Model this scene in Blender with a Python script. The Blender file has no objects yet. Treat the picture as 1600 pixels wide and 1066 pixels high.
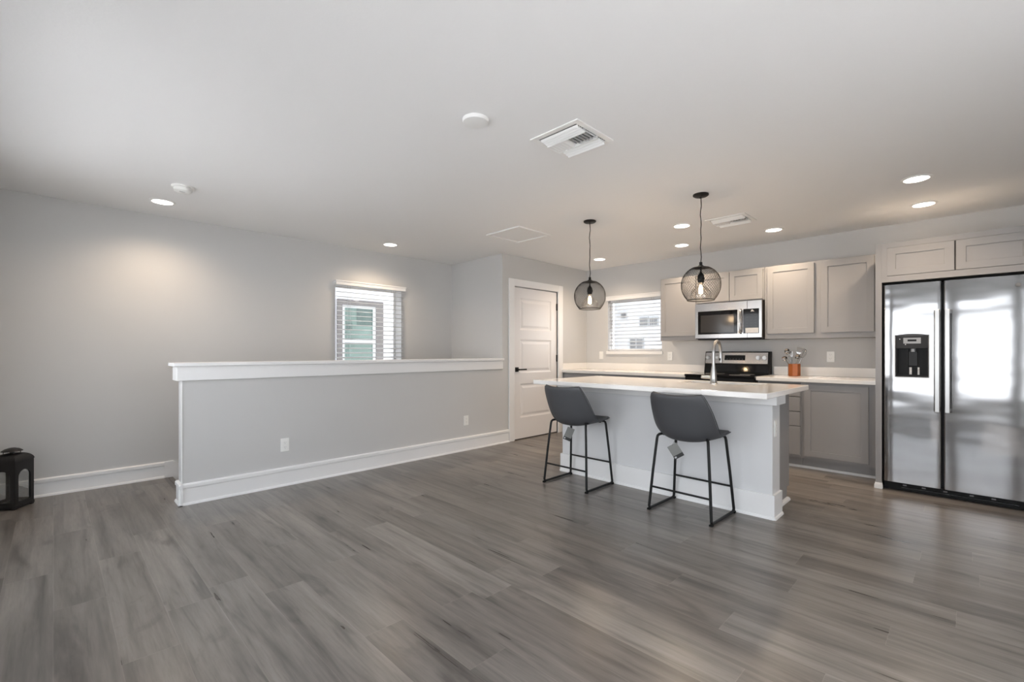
import bpy, bmesh, math, random
from mathutils import Vector, Matrix
random.seed(7)
S = bpy.context.scene
COL = S.collection
PI = math.pi

# ------------------------------------------------------------------ camera
cd = bpy.data.cameras.new('camera')
cam = bpy.data.objects.new('camera', cd); COL.objects.link(cam)
cam.location = (0, 0, 1.18)
cam.rotation_euler = (math.radians(90), 0, math.radians(45.03 - 90))
cd.sensor_width = 36; cd.lens = 717.4 / 1600 * 36; cd.shift_y = 16.75 / 1600
cd.clip_start = 0.02; cd.clip_end = 200
S.camera = cam
# ------------------------------------------------------------------ exposure
S.view_settings.view_transform = 'Standard'; S.view_settings.look = 'None'
S.view_settings.gamma = 1; S.view_settings.use_curve_mapping = False
S.view_settings.exposure = 0.14
S.cycles.max_bounces = 14; S.cycles.diffuse_bounces = 8; S.cycles.glossy_bounces = 6
S.cycles.transparent_max_bounces = 24; S.cycles.sample_clamp_indirect = 6
# ------------------------------------------------------------------ world: soft overcast daylight
SKY = 4.8
w = bpy.data.worlds.new('overcast_sky'); S.world = w; w.use_nodes = True
nt = w.node_tree; nt.nodes.clear()
wo = nt.nodes.new('ShaderNodeOutputWorld'); bg = nt.nodes.new('ShaderNodeBackground')
tc = nt.nodes.new('ShaderNodeTexCoord'); sx = nt.nodes.new('ShaderNodeSeparateXYZ')
cr = nt.nodes.new('ShaderNodeValToRGB'); mr = nt.nodes.new('ShaderNodeMapRange')
mr.inputs['From Min'].default_value = -0.3; mr.inputs['From Max'].default_value = 1
nt.links.new(tc.outputs['Generated'], sx.inputs[0]); nt.links.new(sx.outputs['Z'], mr.inputs['Value'])
nt.links.new(mr.outputs['Result'], cr.inputs['Fac'])
cr.color_ramp.elements[0].position = .2; cr.color_ramp.elements[0].color = (.93, .96, 1, 1)
cr.color_ramp.elements[1].position = 1; cr.color_ramp.elements[1].color = (.78, .88, 1, 1)
nt.links.new(cr.outputs['Color'], bg.inputs['Color']); bg.inputs['Strength'].default_value = SKY
nt.links.new(bg.outputs[0], wo.inputs[0])

sd = bpy.data.lights.new('sun', 'SUN'); sd.energy = 30; sd.angle = math.radians(2); sd.color = (.97, .98, 1)
so = bpy.data.objects.new('sun', sd); COL.objects.link(so)
so.rotation_euler = Vector((.12, -.75, .85)).to_track_quat('Z', 'Y').to_euler()   # high sun from the right, beside the house: it never shines in
def portal(loc, rot, sx_, sy_):
    l = bpy.data.lights.new('window_portal', 'AREA'); l.shape = 'RECTANGLE'; l.size = sx_; l.size_y = sy_
    l.cycles.is_portal = True
    o = bpy.data.objects.new('window_portal', l); COL.objects.link(o); o.location = loc; o.rotation_euler = rot
R90 = math.radians(90)
portal((-.50, .175, 1.185), (R90, 0, -R90), 2.85, 1.53)     # window behind the camera
portal((-.50, 3.30, 1.285), (R90, 0, -R90), 2.3, 1.67)    # window behind the camera
portal((2.82, 5.57, 1.46), (R90, 0, PI), .88, 1.08)     # stair window
portal((6.06, 3.455, 1.57), (R90, 0, R90), .88, .80)    # kitchen window

portal((1.2, -1.66, 1.285), (R90, 0, 0), 2.6, 1.67)     # unseen window added in the right wall for more light
# ------------------------------------------------------------------ materials
def mat(name, col, rough=.5, metal=0., spec=.5, bump=None, noise=None, coat=0.):
    m = bpy.data.materials.new(name); m.use_nodes = True
    n = m.node_tree; b = n.nodes['Principled BSDF']
    b.inputs['Base Color'].default_value = (*col, 1); b.inputs['Roughness'].default_value = rough
    b.inputs['Metallic'].default_value = metal; b.inputs['Specular IOR Level'].default_value = spec
    b.inputs['Coat Weight'].default_value = coat
    if bump or noise:
        g = n.nodes.new('ShaderNodeNewGeometry')
    if noise:   # (scale, amount) faint colour mottling of the surface itself
        t = n.nodes.new('ShaderNodeTexNoise'); t.inputs['Scale'].default_value = noise[0]; t.inputs['Detail'].default_value = 4
        n.links.new(g.outputs['Position'], t.inputs['Vector'])
        mx = n.nodes.new('ShaderNodeMix'); mx.data_type = 'RGBA'
        mx.inputs[6].default_value = (*[c * (1 - noise[1]) for c in col], 1); mx.inputs[7].default_value = (*[min(1, c * (1 + noise[1])) for c in col], 1)
        n.links.new(t.outputs['Fac'], mx.inputs[0]); n.links.new(mx.outputs[2], b.inputs['Base Color'])
    if bump:    # (scale, strength, distance)
        t = n.nodes.new('ShaderNodeTexNoise'); t.inputs['Scale'].default_value = bump[0]; t.inputs['Detail'].default_value = 2
        if len(bump) > 3:
            mp = n.nodes.new('ShaderNodeMapping'); mp.inputs['Scale'].default_value = bump[3]
            n.links.new(g.outputs['Position'], mp.inputs[0]); n.links.new(mp.outputs[0], t.inputs['Vector'])
        else: n.links.new(g.outputs['Position'], t.inputs['Vector'])
        bu = n.nodes.new('ShaderNodeBump'); bu.inputs['Strength'].default_value = bump[1]; bu.inputs['Distance'].default_value = bump[2]
        n.links.new(t.outputs['Fac'], bu.inputs['Height']); n.links.new(bu.outputs[0], b.inputs['Normal'])
    return m
def emis(name, col, s):
    m = bpy.data.materials.new(name); m.use_nodes = True; n = m.node_tree
    n.nodes.clear(); e = n.nodes.new('ShaderNodeEmission'); o = n.nodes.new('ShaderNodeOutputMaterial')
    e.inputs[0].default_value = (*col, 1); e.inputs[1].default_value = s; n.links.new(e.outputs[0], o.inputs[0]); return m
def glass(name, tint=(1, 1, 1), refl=.06):
    m = bpy.data.materials.new(name); m.use_nodes = True; n = m.node_tree; n.nodes.clear()
    o = n.nodes.new('ShaderNodeOutputMaterial'); t = n.nodes.new('ShaderNodeBsdfTransparent'); g = n.nodes.new('ShaderNodeBsdfGlossy')
    t.inputs[0].default_value = (*tint, 1); g.inputs['Roughness'].default_value = .03
    lw = n.nodes.new('ShaderNodeLayerWeight'); lw.inputs[0].default_value = .25
    ml = n.nodes.new('ShaderNodeMath'); ml.operation = 'MULTIPLY_ADD'; ml.inputs[1].default_value = .5; ml.inputs[2].default_value = refl
    mx = n.nodes.new('ShaderNodeMixShader'); n.links.new(lw.outputs['Fresnel'], ml.inputs[0]); n.links.new(ml.outputs[0], mx.inputs[0])
    n.links.new(t.outputs[0], mx.inputs[1]); n.links.new(g.outputs[0], mx.inputs[2]); n.links.new(mx.outputs[0], o.inputs[0]); return m

M = dict(
    wall=mat('wall_paint', (.555, .553, .547), .75, bump=(140, .08, .002)),
    ceil=mat('ceiling_paint', (.80, .80, .80), .85, bump=(60, .12, .004)),
    trim=mat('white_trim_paint', (.80, .80, .80), .38),
    door=mat('white_door_paint', (.78, .765, .765), .32),
    cab=mat('grey_cabinet_paint', (.295, .288, .286), .42),
    cabgap=mat('cabinet_gap_shade', (.10, .095, .09), .7),  # dark tone painted in for the shade between doors and drawers
    quartz=mat('white_quartz', (.82, .80, .775), .10, noise=(60, .02)),
    iswall=mat('island_panel_paint', (.66, .665, .675), .5),
    steel=mat('brushed_stainless', (.40, .40, .405), .13, 1., bump=(1.0, .5, .016, (1, 1.0, 3.4))),
    steel2=mat('appliance_stainless', (.50, .49, .485), .24, 1.),
    nickel=mat('brushed_nickel', (.42, .415, .405), .30, 1.),
    chrome=mat('polished_steel', (.26, .25, .24), .14, 1.),
    blk=mat('black_plastic', (.005, .005, .005), .45, spec=.2),
    blkgloss=mat('black_glass', (.006, .006, .007), .06, spec=.35),
    mwglass=mat('smoked_oven_glass', (.035, .033, .032), .10),
    blkmetal=mat('black_metal', (.008, .008, .008), .5, spec=.3),
    iron=mat('lantern_black_metal', (.010, .010, .011), .5),
    leather=mat('charcoal_leatherette', (.060, .062, .067), .52, bump=(220, .15, .002)),
    white=mat('white_plastic', (.82, .82, .80), .35),
    vent=mat('white_vent_enamel', (.80, .80, .79), .35),
    ventdark=mat('duct_shade_and_mark_grey', (.22, .22, .22), .8),  # painted shade behind the vent louvers, plain grey on small parts
    blind=mat('backlit_shade_blind_slat', (.40, .40, .40), .5),  # slat colour darkened to stand in for backlit shade
    plate=mat('ceiling_plate', (.78, .78, .77), .5),
    copper=mat('copper_orange', (.30, .082, .014), .30, .2),
    lens=emis('warm_led_lens', (1., .93, .84), 9.0),
    filament=emis('glowing_filament', (1., .80, .55), 26.),
    glass=glass('clear_window_glass'), bulb=glass('clear_bulb_glass', (1, .97, .93), .10),
    lglass=glass('lantern_glass', (.93, .94, .94), .03),
    stucco=mat('white_stucco', (.315, .32, .325), .9, bump=(30, .1, .01)),
    sidestucco=mat('side_stucco', (.62, .62, .63), .9),
    greyframe=mat('grey_window_frame', (.14, .128, .12), .6),
    sash=mat('white_vinyl_sash', (.24, .25, .25), .5), sidesash=mat('bright_vinyl_sash', (.60, .62, .62), .5),
    teal=mat('green_tinted_glass', (.125, .185, .16), .35, noise=(2.5, .35)),
    tealdark=mat('dark_green_tinted_glass', (.065, .105, .09), .3, noise=(3, .3)),
    greyglass=mat('grey_window_glass', (.07, .073, .074), .3),
    concrete=mat('pale_concrete', (.40, .39, .38), .9, noise=(2, .1)),
    tag=mat('grey_card', (.20, .20, .19), .6), tagblk=mat('black_print', (.02, .02, .02), .5),
    film=mat('crumpled_clear_film', (.60, .60, .60), .25, bump=(90, .8, .01), noise=(160, .35)),
    display=mat('grey_display', (.32, .33, .34), .3), label=mat('grey_marking', (.45, .45, .45), .5),
    hinge=mat('hinge_black', (.012, .012, .012), .4),
)

def floor_material():
    m = bpy.data.materials.new('grey_oak_vinyl_plank'); m.use_nodes = True
    n = m.node_tree; N = n.nodes; L = n.links; b = N['Principled BSDF']
    g = N.new('ShaderNodeNewGeometry'); s = N.new('ShaderNodeSeparateXYZ'); L.new(g.outputs['Position'], s.inputs[0])
    def ma(op, a, c=None, d=None):
        x = N.new('ShaderNodeMath'); x.operation = op
        for i, v in enumerate((a, c, d)):
            if v is None: continue
            if isinstance(v, (int, float)): x.inputs[i].default_value = v
            else: L.new(v, x.inputs[i])
        return x.outputs[0]
    W, LEN = .182, 1.22
    u = ma('DIVIDE', s.outputs['X'], W); row = ma('FLOOR', u); fu = ma('SUBTRACT', u, row)
    wn = N.new('ShaderNodeTexWhiteNoise'); wn.noise_dimensions = '1D'; L.new(row, wn.inputs['W'])
    v = ma('ADD', ma('DIVIDE', s.outputs['Y'], LEN), wn.outputs['Value']); colm = ma('FLOOR', v); fv = ma('SUBTRACT', v, colm)
    cx = N.new('ShaderNodeCombineXYZ'); L.new(row, cx.inputs[0]); L.new(colm, cx.inputs[1])
    pid = N.new('ShaderNodeTexWhiteNoise'); pid.noise_dimensions = '2D'; L.new(cx.outputs[0], pid.inputs['Vector'])
    # grain coordinates: stretched along the plank, shifted from plank to plank
    gv = N.new('ShaderNodeCombineXYZ'); L.new(s.outputs['X'], gv.inputs[0])
    L.new(ma('MULTIPLY', s.outputs['Y'], .085), gv.inputs[1]); L.new(ma('MULTIPLY', pid.outputs['Value'], 37.), gv.inputs[2])
    def noise(sc, det, dist, vec=None, rough=.55):
        t = N.new('ShaderNodeTexNoise'); t.inputs['Scale'].default_value = sc; t.inputs['Detail'].default_value = det
        t.inputs['Distortion'].default_value = dist; t.inputs['Roughness'].default_value = rough
        L.new(vec or gv.outputs[0], t.inputs['Vector']); return t.outputs['Fac']
    broad = noise(7, 3, .5); mid = noise(20, 3, .45); fine = noise(120, 3, .3)
    # cathedral figure: bands of a warped distance field
    wv = N.new('ShaderNodeTexWave'); wv.wave_type = 'BANDS'; wv.bands_direction = 'X'
    wv.inputs['Scale'].default_value = 2.6; wv.inputs['Distortion'].default_value = 11; wv.inputs['Detail'].default_value = 2.5
    wv.inputs['Detail Scale'].default_value = 1.2; L.new(gv.outputs[0], wv.inputs['Vector'])
    def ramp(f, pts):
        r = N.new('ShaderNodeValToRGB'); L.new(f, r.inputs[0]); e = r.color_ramp.elements
        while len(e) < len(pts): e.new(.5)
        for q, (p, c) in zip(e, pts): q.position = p; q.color = (c, c, c, 1) if isinstance(c, (int, float)) else (*c, 1)
        return r.outputs[0]
    base = ramp(pid.outputs['Value'], [(0, (.152, .136, .122)), (.35, (.170, .153, .139)), (.7, (.186, .169, .154)), (1, (.210, .192, .176))])
    k = ma('MULTIPLY', ramp(broad, [(.30, .58), (.43, .89), (.55, 1.03), (.75, 1.20)]), ramp(mid, [(.28, .56), (.41, .90), (.54, 1.03), (.75, 1.16)]))
    k = ma('MULTIPLY', k, ramp(wv.outputs['Fac'], [(0, .86), (.15, 1.0), (1, 1.03)]))
    gl = N.new('ShaderNodeCombineXYZ'); L.new(s.outputs['X'], gl.inputs[0]); L.new(ma('MULTIPLY', s.outputs['Y'], .035), gl.inputs[1]); L.new(ma('MULTIPLY', pid.outputs['Value'], 19.), gl.inputs[2])
    k = ma('MULTIPLY', k, ramp(noise(70, 3, .05, gl.outputs[0], .6), [(.30, .84), (.44, .97), (.7, 1.05)]))
    kv = N.new('ShaderNodeCombineXYZ'); L.new(s.outputs['X'], kv.inputs[0]); L.new(ma('MULTIPLY', s.outputs['Y'], .32), kv.inputs[1]); L.new(ma('MULTIPLY', pid.outputs['Value'], 53.), kv.inputs[2])
    k = ma('MULTIPLY', k, ramp(noise(4.5, 4, 1.6, kv.outputs[0]), [(.27, .60), (.40, .96), (.6, 1.0), (.8, 1.06)]))
    k = ma('MULTIPLY', k, ramp(fine, [(.3, .92), (.6, 1.05)]))
    # plank joints: a thin slightly lighter line
    ex = ma('MULTIPLY', ma('MINIMUM', fu, ma('SUBTRACT', 1., fu)), W); ey = ma('MULTIPLY', ma('MINIMUM', fv, ma('SUBTRACT', 1., fv)), LEN)
    edge = ma('MINIMUM', ex, ey)
    j = N.new('ShaderNodeMapRange'); j.inputs['From Min'].default_value = .0006; j.inputs['From Max'].default_value = .0022
    j.inputs['To Min'].default_value = 1.22; j.inputs['To Max'].default_value = 1; L.new(edge, j.inputs['Value'])
    k = ma('MULTIPLY', k, j.outputs[0])
    vm = N.new('ShaderNodeVectorMath'); vm.operation = 'SCALE'; L.new(base, vm.inputs[0]); L.new(k, vm.inputs['Scale'])
    L.new(vm.outputs[0], b.inputs['Base Color'])
    rr = N.new('ShaderNodeMapRange'); rr.inputs['To Min'].default_value = .24; rr.inputs['To Max'].default_value = .36; L.new(mid, rr.inputs['Value'])
    L.new(rr.outputs[0], b.inputs['Roughness']); b.inputs['Specular IOR Level'].default_value = .5
    bu = N.new('ShaderNodeBump'); bu.inputs['Strength'].default_value = .25; bu.inputs['Distance'].default_value = .0015
    hh = ma('ADD', ma('MULTIPLY', fine, .5), j.outputs[0]); L.new(hh, bu.inputs['Height']); L.new(bu.outputs[0], b.inputs['Normal'])
    return m
M['floor'] = floor_material()

# ------------------------------------------------------------------ building helpers
def wl(o):
    v = Vector((0, 0, 0))
    while o is not None: v = v + o.location; o = o.parent
    return v
class MB:
    """collects shapes in world coordinates; build() links them as ONE mesh object"""
    def __init__(s): s.b = bmesh.new()
    def add(s, vs, fs):
        v = [s.b.verts.new(p) for p in vs]
        for f in fs:
            try: s.b.faces.new([v[i] for i in f])
            except ValueError: pass
        return s
    def box(s, x0, x1, y0, y1, z0, z1):
        x0, x1 = min(x0, x1), max(x0, x1); y0, y1 = min(y0, y1), max(y0, y1); z0, z1 = min(z0, z1), max(z0, z1)
        return s.add([(x0, y0, z0), (x1, y0, z0), (x1, y1, z0), (x0, y1, z0), (x0, y0, z1), (x1, y0, z1), (x1, y1, z1), (x0, y1, z1)],
                     [(3, 2, 1, 0), (4, 5, 6, 7), (0, 1, 5, 4), (1, 2, 6, 5), (2, 3, 7, 6), (3, 0, 4, 7)])
    def hexa(s, p):   # 8 corners ordered like box
        return s.add(p, [(3, 2, 1, 0), (4, 5, 6, 7), (0, 1, 5, 4), (1, 2, 6, 5), (2, 3, 7, 6), (3, 0, 4, 7)])
    def tube(s, pts, r, n=10, closed=False, caps=True):
        pts = [Vector(p) for p in pts]; rings = []; m = len(pts)
        up = None
        for i, p in enumerate(pts):
            a = pts[(i - 1) % m] if (i or closed) else p; c = pts[(i + 1) % m] if (i < m - 1 or closed) else p
            t = (c - a).normalized()
            if up is None: up = Vector((0, 0, 1)) if abs(t.z) < .9 else Vector((1, 0, 0))
            e = t.cross(up)
            if e.length < 1e-5: e = t.cross(Vector((0, 1, 0)))
            e.normalize(); up = e.cross(t).normalized()
            rr = r[i] if isinstance(r, (list, tuple)) else r
            rings.append([s.b.verts.new(p + e * rr * math.cos(2 * PI * k / n) + up * rr * math.sin(2 * PI * k / n)) for k in range(n)])
        for i in range(m if closed else m - 1):
            A, B = rings[i], rings[(i + 1) % m]
            for k in range(n): s.b.faces.new([A[k], A[(k + 1) % n], B[(k + 1) % n], B[k]])
        if caps and not closed: s.b.faces.new(rings[0][::-1]); s.b.faces.new(rings[-1])
        return s
    def cyl(s, p0, p1, r, n=24): return s.tube([p0, p1], r, n)
    def lathe(s, prof, c, n=32, axis='z', closed=False):
        rings = []
        for r, h in prof:
            ring = []
            for k in range(n):
                a = 2 * PI * k / n; u, v = r * math.cos(a), r * math.sin(a)
                p = (c[0] + u, c[1] + v, c[2] + h) if axis == 'z' else (c[0] + h, c[1] + u, c[2] + v)
                ring.append(s.b.verts.new(p))
            rings.append(ring)
        for i in range(len(rings) - 1):
            A, B = rings[i], rings[i + 1]
            for k in range(n): s.b.faces.new([A[k], A[(k + 1) % n], B[(k + 1) % n], B[k]])
        if prof[0][0] > 1e-4 and closed: s.b.faces.new(rings[0][::-1])
        if prof[-1][0] > 1e-4 and closed: s.b.faces.new(rings[-1])
        return s
    def prism(s, poly, f, h0, h1):
        """poly of (a,b) points extruded from h0 to h1; f(a,b,h) maps to the world"""
        n = len(poly); v = [f(a, b, h0) for a, b in poly] + [f(a, b, h1) for a, b in poly]
        return s.add(v, [tuple(range(n))[::-1], tuple(range(n, 2 * n))] + [(i, (i + 1) % n, n + (i + 1) % n, n + i) for i in range(n)])
    def slab(s, f, a0, a1, b0, b1, th, holes=(), prof=((.0, -.007),)):
        """board with recessed panels in its front: f(a,b,c) maps, c=0 the front, c=-th the back"""
        A = sorted({a0, a1, *[q for h in holes for q in h[:2]]}); B = sorted({b0, b1, *[q for h in holes for q in h[2:]]})
        for i in range(len(A) - 1):
            for j in range(len(B) - 1):
                r = (A[i], A[i + 1], B[j], B[j + 1])
                if any(abs(sum(abs(r[k] - h[k]) for k in range(4))) < 1e-6 for h in holes):
                    cur = [(r[0], r[2]), (r[1], r[2]), (r[1], r[3]), (r[0], r[3])]; cc = 0.
                    for ins, c in prof:
                        nx = [(r[0] + ins, r[2] + ins), (r[1] - ins, r[2] + ins), (r[1] - ins, r[3] - ins), (r[0] + ins, r[3] - ins)]
                        for k in range(4):
                            k2 = (k + 1) % 4
                            s.add([f(*cur[k], cc), f(*cur[k2], cc), f(*nx[k2], c), f(*nx[k], c)], [(0, 1, 2, 3)])
                        cur, cc = nx, c
                    s.add([f(*p, cc) for p in cur], [(0, 1, 2, 3)])
                else:
                    s.add([f(r[0], r[2], 0), f(r[1], r[2], 0), f(r[1], r[3], 0), f(r[0], r[3], 0)], [(0, 1, 2, 3)])
        for i in range(len(A) - 1):
            for bb in (b0, b1): s.add([f(A[i], bb, 0), f(A[i + 1], bb, 0), f(A[i + 1], bb, -th), f(A[i], bb, -th)], [(0, 1, 2, 3)])
        for j in range(len(B) - 1):
            for aa in (a0, a1): s.add([f(aa, B[j], 0), f(aa, B[j + 1], 0), f(aa, B[j + 1], -th), f(aa, B[j], -th)], [(0, 1, 2, 3)])
        for i in range(len(A) - 1):
            for j in range(len(B) - 1):
                s.add([f(A[i], B[j], -th), f(A[i + 1], B[j], -th), f(A[i + 1], B[j + 1], -th), f(A[i], B[j + 1], -th)], [(0, 1, 2, 3)])
        return s
    def build(s, name, m, parent=None, bev=0., smooth=False, kind=None, label=None, cat=None, group=None, mods=None, merge=True):
        if merge: bmesh.ops.remove_doubles(s.b, verts=s.b.verts, dist=1e-5)
        bmesh.ops.recalc_face_normals(s.b, faces=s.b.faces)
        if parent is None and kind is None:      # a thing that is one mesh gets its origin at its base
            xs = [v.co for v in s.b.verts]
            off = Vector(((min(v.x for v in xs) + max(v.x for v in xs)) / 2, (min(v.y for v in xs) + max(v.y for v in xs)) / 2, min(v.z for v in xs)))
        else: off = wl(parent) if parent else Vector((0, 0, 0))
        bmesh.ops.translate(s.b, verts=s.b.verts, vec=-off)
        me = bpy.data.meshes.new(name); s.b.to_mesh(me); s.b.free(); me.materials.append(M[m] if isinstance(m, str) else m)
        o = bpy.data.objects.new(name, me); COL.objects.link(o)
        if parent: o.parent = parent
        elif kind is None: o.location = off
        if smooth:
            for p in me.polygons: p.use_smooth = True
            if smooth != 'all':
                me.set_sharp_from_angle(angle=math.radians(40))
        if bev:
            b = o.modifiers.new('bevel', 'BEVEL'); b.width = bev; b.segments = 2; b.limit_method = 'ANGLE'; b.angle_limit = math.radians(40)
        if kind: o['kind'] = kind
        if label: o['label'] = label
        if cat: o['category'] = cat
        if group: o['group'] = group
        return o
def thing(name, loc, label, cat, group=None):
    o = bpy.data.objects.new(name, None); COL.objects.link(o); o.location = loc; o.empty_display_size = .05
    o['label'] = label; o['category'] = cat
    if group: o['group'] = group
    return o
def struct_root(name, loc, label=None):
    o = bpy.data.objects.new(name, None); COL.objects.link(o); o.location = loc; o['kind'] = 'structure'
    if label: o['label'] = label
    return o
def dup(root, loc, label=None, rz=None):
    r = root.copy(); COL.objects.link(r); r.location = loc
    if rz is not None: r.rotation_euler = (0, 0, rz)
    if label: r['label'] = label
    for ch in list(root.children):
        c = ch.copy(); COL.objects.link(c); c.parent = r
        for g in list(ch.children):
            d = g.copy(); COL.objects.link(d); d.parent = c
    return r

# ------------------------------------------------------------------ room planes (metres; camera stands near the origin)
XB, XK = -.45, 5.935          # wall behind the camera, kitchen wall
YR, YH, YL = -1.6, 4.28, 5.35  # right wall, half wall front face, stair (left) wall
ZC = 2.45
XS = 4.10                     # end wall of the stair well

# floor, ceiling
MB().box(XB - .15, XK + .15, YR - .15, YH + .14, -.2, 0).box(XB - .15, .76, YH + .14, YL + .20, -.2, 0).build('floor', 'floor', kind='structure', merge=False)
MB().box(XB - .15, XK + .15, YR - .15, YL + .20, ZC, ZC + .15).build('ceiling', 'ceil', kind='structure')

def wall_with_holes(name, f, a0, a1, b0, b1, th, holes):
    m = MB(); A = sorted({a0, a1, *[q for h in holes for q in h[:2]]})
    for i in range(len(A) - 1):
        x0, x1 = A[i], A[i + 1]; hs = sorted([h for h in holes if h[0] <= x0 + 1e-6 and h[1] >= x1 - 1e-6], key=lambda h: h[2]); z = b0
        for h in hs + [None]:
            z1 = h[2] if h else b1
            if z1 - z > 1e-4:
                m.hexa([f(x0, z, 0), f(x1, z, 0), f(x1, z, -th), f(x0, z, -th), f(x0, z1, 0), f(x1, z1, 0), f(x1, z1, -th), f(x0, z1, -th)])
            if h: z = h[3]
    return m.build(name, 'wall', kind='structure')
fK = lambda a, b, c: (XK - c, a, b)       # kitchen wall, front faces -X
fL = lambda a, b, c: (a, YL - c, b)       # left wall, front faces -Y
fB = lambda a, b, c: (XB + c, a, b)       # wall behind the camera, front faces +X
KW = (3.02, 3.89, 1.19, 1.955)            # kitchen window opening (y0,y1,z0,z1)
LW = (2.374, 3.268, .93, 2.0)             # stair window opening (x0,x1,z0,z1)
wall_with_holes('wall_kitchen', fK, YR - .15, YL + .20, 0, ZC, .13, [KW])
wall_with_holes('wall_left', fL, XB - .15, XK, -2.7, ZC, .20, [LW])
wall_with_holes('wall_back', fB, YR - .15, YL, 0, ZC, .13, [(-1.25, 1.60, .42, 1.95), (2.15, 4.45, .45, 2.12)])
fR = lambda a, b, c: (a, YR + c, b)       # right wall, front faces +Y
wall_with_holes('wall_right', fR, XB, XK, 0, ZC, .13, [(-.1, 2.5, .45, 2.12)])
# the wall with the pantry door and the end of the stair well
m = MB().box(XS, 4.311, YH, YH + .13, 0, ZC).box(5.215, XK, YH, YH + .13, 0, ZC).box(4.311, 5.215, YH, YH + .13, 2.05, ZC).box(XS, XS + .12, YH + .13, YL, -2.7, ZC)
m.build('wall_pantry', 'wall', kind='structure', merge=False)
MB().box(.70, XS, YH, YH + .14, -.2, 1.0).build('wall_half', 'wall', kind='structure')
MB().box(.60, XS, YH + .02, YH + .14, -2.7, -.2).box(.60, .76, YH + .14, YL, -2.7, -.2).build('wall_stairwell', 'wall', kind='structure', merge=False)

# ------------------------------------------------------------------ half wall cap (trim) and baseboards
m = MB().box(.663, XS - .005, YH - .02, YH, .957, 1.068).box(.663, .70, YH, YH + .16, .957, 1.068).box(.70, XS - .005, YH + .14, YH + .16, .957, 1.068)
m.box(.638, XS - .005, YH - .045, YH + .185, 1.068, 1.095)
m.build('trim_1', 'trim', kind='structure', bev=.003, merge=False)
MB().box(.692, .70, YH - .004, YH + .012, .17, .957).build('trim_2', 'trim', kind='structure', merge=False)
def base_run(m, p0, p1, nrm, h=.15, flat=False):
    """baseboard with a stepped cap and a shoe moulding, from p0 to p1, growing along nrm"""
    (x0, y0), (x1, y1) = p0, p1
    prof = [(0, 0), (.026, 0), (.026, .006), (.022, .016), (.014, .02), (.014, h - .040), (.010, h - .038), (.010, h - .033), (.022, h - .031), (.022, h - .008), (.014, h), (0, h)]
    if flat: prof = [(0, 0), (.026, 0), (.026, .006), (.022, .016), (.016, .02), (.016, h), (0, h)]
    pts0 = [(x0 + nrm[0] * d, y0 + nrm[1] * d, z) for d, z in prof]; pts1 = [(x1 + nrm[0] * d, y1 + nrm[1] * d, z) for d, z in prof]
    n = len(prof); m.add(pts0 + pts1, [tuple(range(n))[::-1], tuple(range(n, 2 * n))] + [(i, (i + 1) % n, n + (i + 1) % n, n + i) for i in range(n)]); return m
base_run(MB(), (XB, YL), (.735, YL), (0, -1)).box(.735, .80, YL - .016, YL, -.14, .15).build('baseboard_left', 'trim', kind='structure', merge=False)
m = base_run(MB(), (.674, YH), (4.206, YH), (0, -1), .165); base_run(m, (.70, YH - .026), (.70, YH + .16), (-1, 0), .165)
m.build('baseboard_half', 'trim', kind='structure', merge=False)
base_run(MB(), (XB, YR), (5.1, YR), (0, 1)).build('baseboard_right', 'trim', kind='structure')
m = base_run(MB(), (XB, YR), (XB, 5.31), (1, 0)); m.build('baseboard_back', 'trim', kind='structure', merge=False)
# sloping skirt board of the stair on the left wall
m = MB(); m.prism([(.80, -.20), (.80, .15), (XS, .15 - 2.32), (XS, -2.6)], lambda a, b, h: (a, YL - h, b), 0, .016); m.build('trim_3', 'trim', kind='structure')
# the steps going down
st = thing('staircase', (2.4, 4.88, -2.6), 'staircase going down behind the half wall with grey plank treads', 'stairs')
for i in range(13):
    x = .785 + i * .255; z = -.18 * (i + 1)
    MB().box(x, min(x + .28, XS - .002), YH + .143, YL - .018, z - .03, z).build('tread', 'floor', st, bev=.004)
    MB().box(x - .02, x, YH + .143, YL - .018, z, z + .15).build('riser', 'trim', st)
MB().box(.762, .80, YH + .143, YL - .018, -.03, 0).build('nosing', 'floor', st, bev=.004)

# ------------------------------------------------------------------ windows
def window(name, f, a0, a1, b0, b1, reveal, rail=True, sill=None, fr=.05):
    r = struct_root(name, f((a0 + a1) / 2, b0, -.05))
    m = MB()
    def bx(p0, p1, q0, q1, c0, c1): m.hexa([f(p0, q0, c0), f(p1, q0, c0), f(p1, q0, c1), f(p0, q0, c1), f(p0, q1, c0), f(p1, q1, c0), f(p1, q1, c1), f(p0, q1, c1)])
    c0, c1 = -reveal, -reveal - .045
    bx(a0, a0 + fr, b0, b1, c0, c1); bx(a1 - fr, a1, b0, b1, c0, c1); bx(a0 + fr, a1 - fr, b0, b0 + fr, c0, c1); bx(a0 + fr, a1 - fr, b1 - fr, b1, c0, c1)
    if rail == 'v': bx((a0 + a1) / 2 - .035, (a0 + a1) / 2 + .035, b0 + fr, b1 - fr, c0 + .01, c1)
    elif rail: bx(a0 + fr, a1 - fr, (b0 + b1) / 2 - .02, (b0 + b1) / 2 + .02, c0, c1)
    m.build('window_frame', 'sash' if name == 'window_9' else 'trim', r, bev=.002, merge=False)
    m = MB(); bx(a0 + fr, a1 - fr, b0 + fr, b1 - fr, c0 - .02, c0 - .024); m.build('pane', 'glass', r)
    if sill:
        m = MB(); bx(*sill); m.build('window_sill', 'trim', r, bev=.003)
    return r
window('window_1', fL, *LW, .15, rail=False, fr=.03, sill=(LW[0] - .03, LW[1] + .03, LW[2] - .022, LW[2], -.07, .03))
window('window_2', fK, *KW, .075, rail=False, sill=(3.0, 3.905, 1.145, 1.19, -.07, .022), fr=.035)
window('window_3', fB, 2.15, 4.45, .45, 2.12, .06, rail='v')
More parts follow.
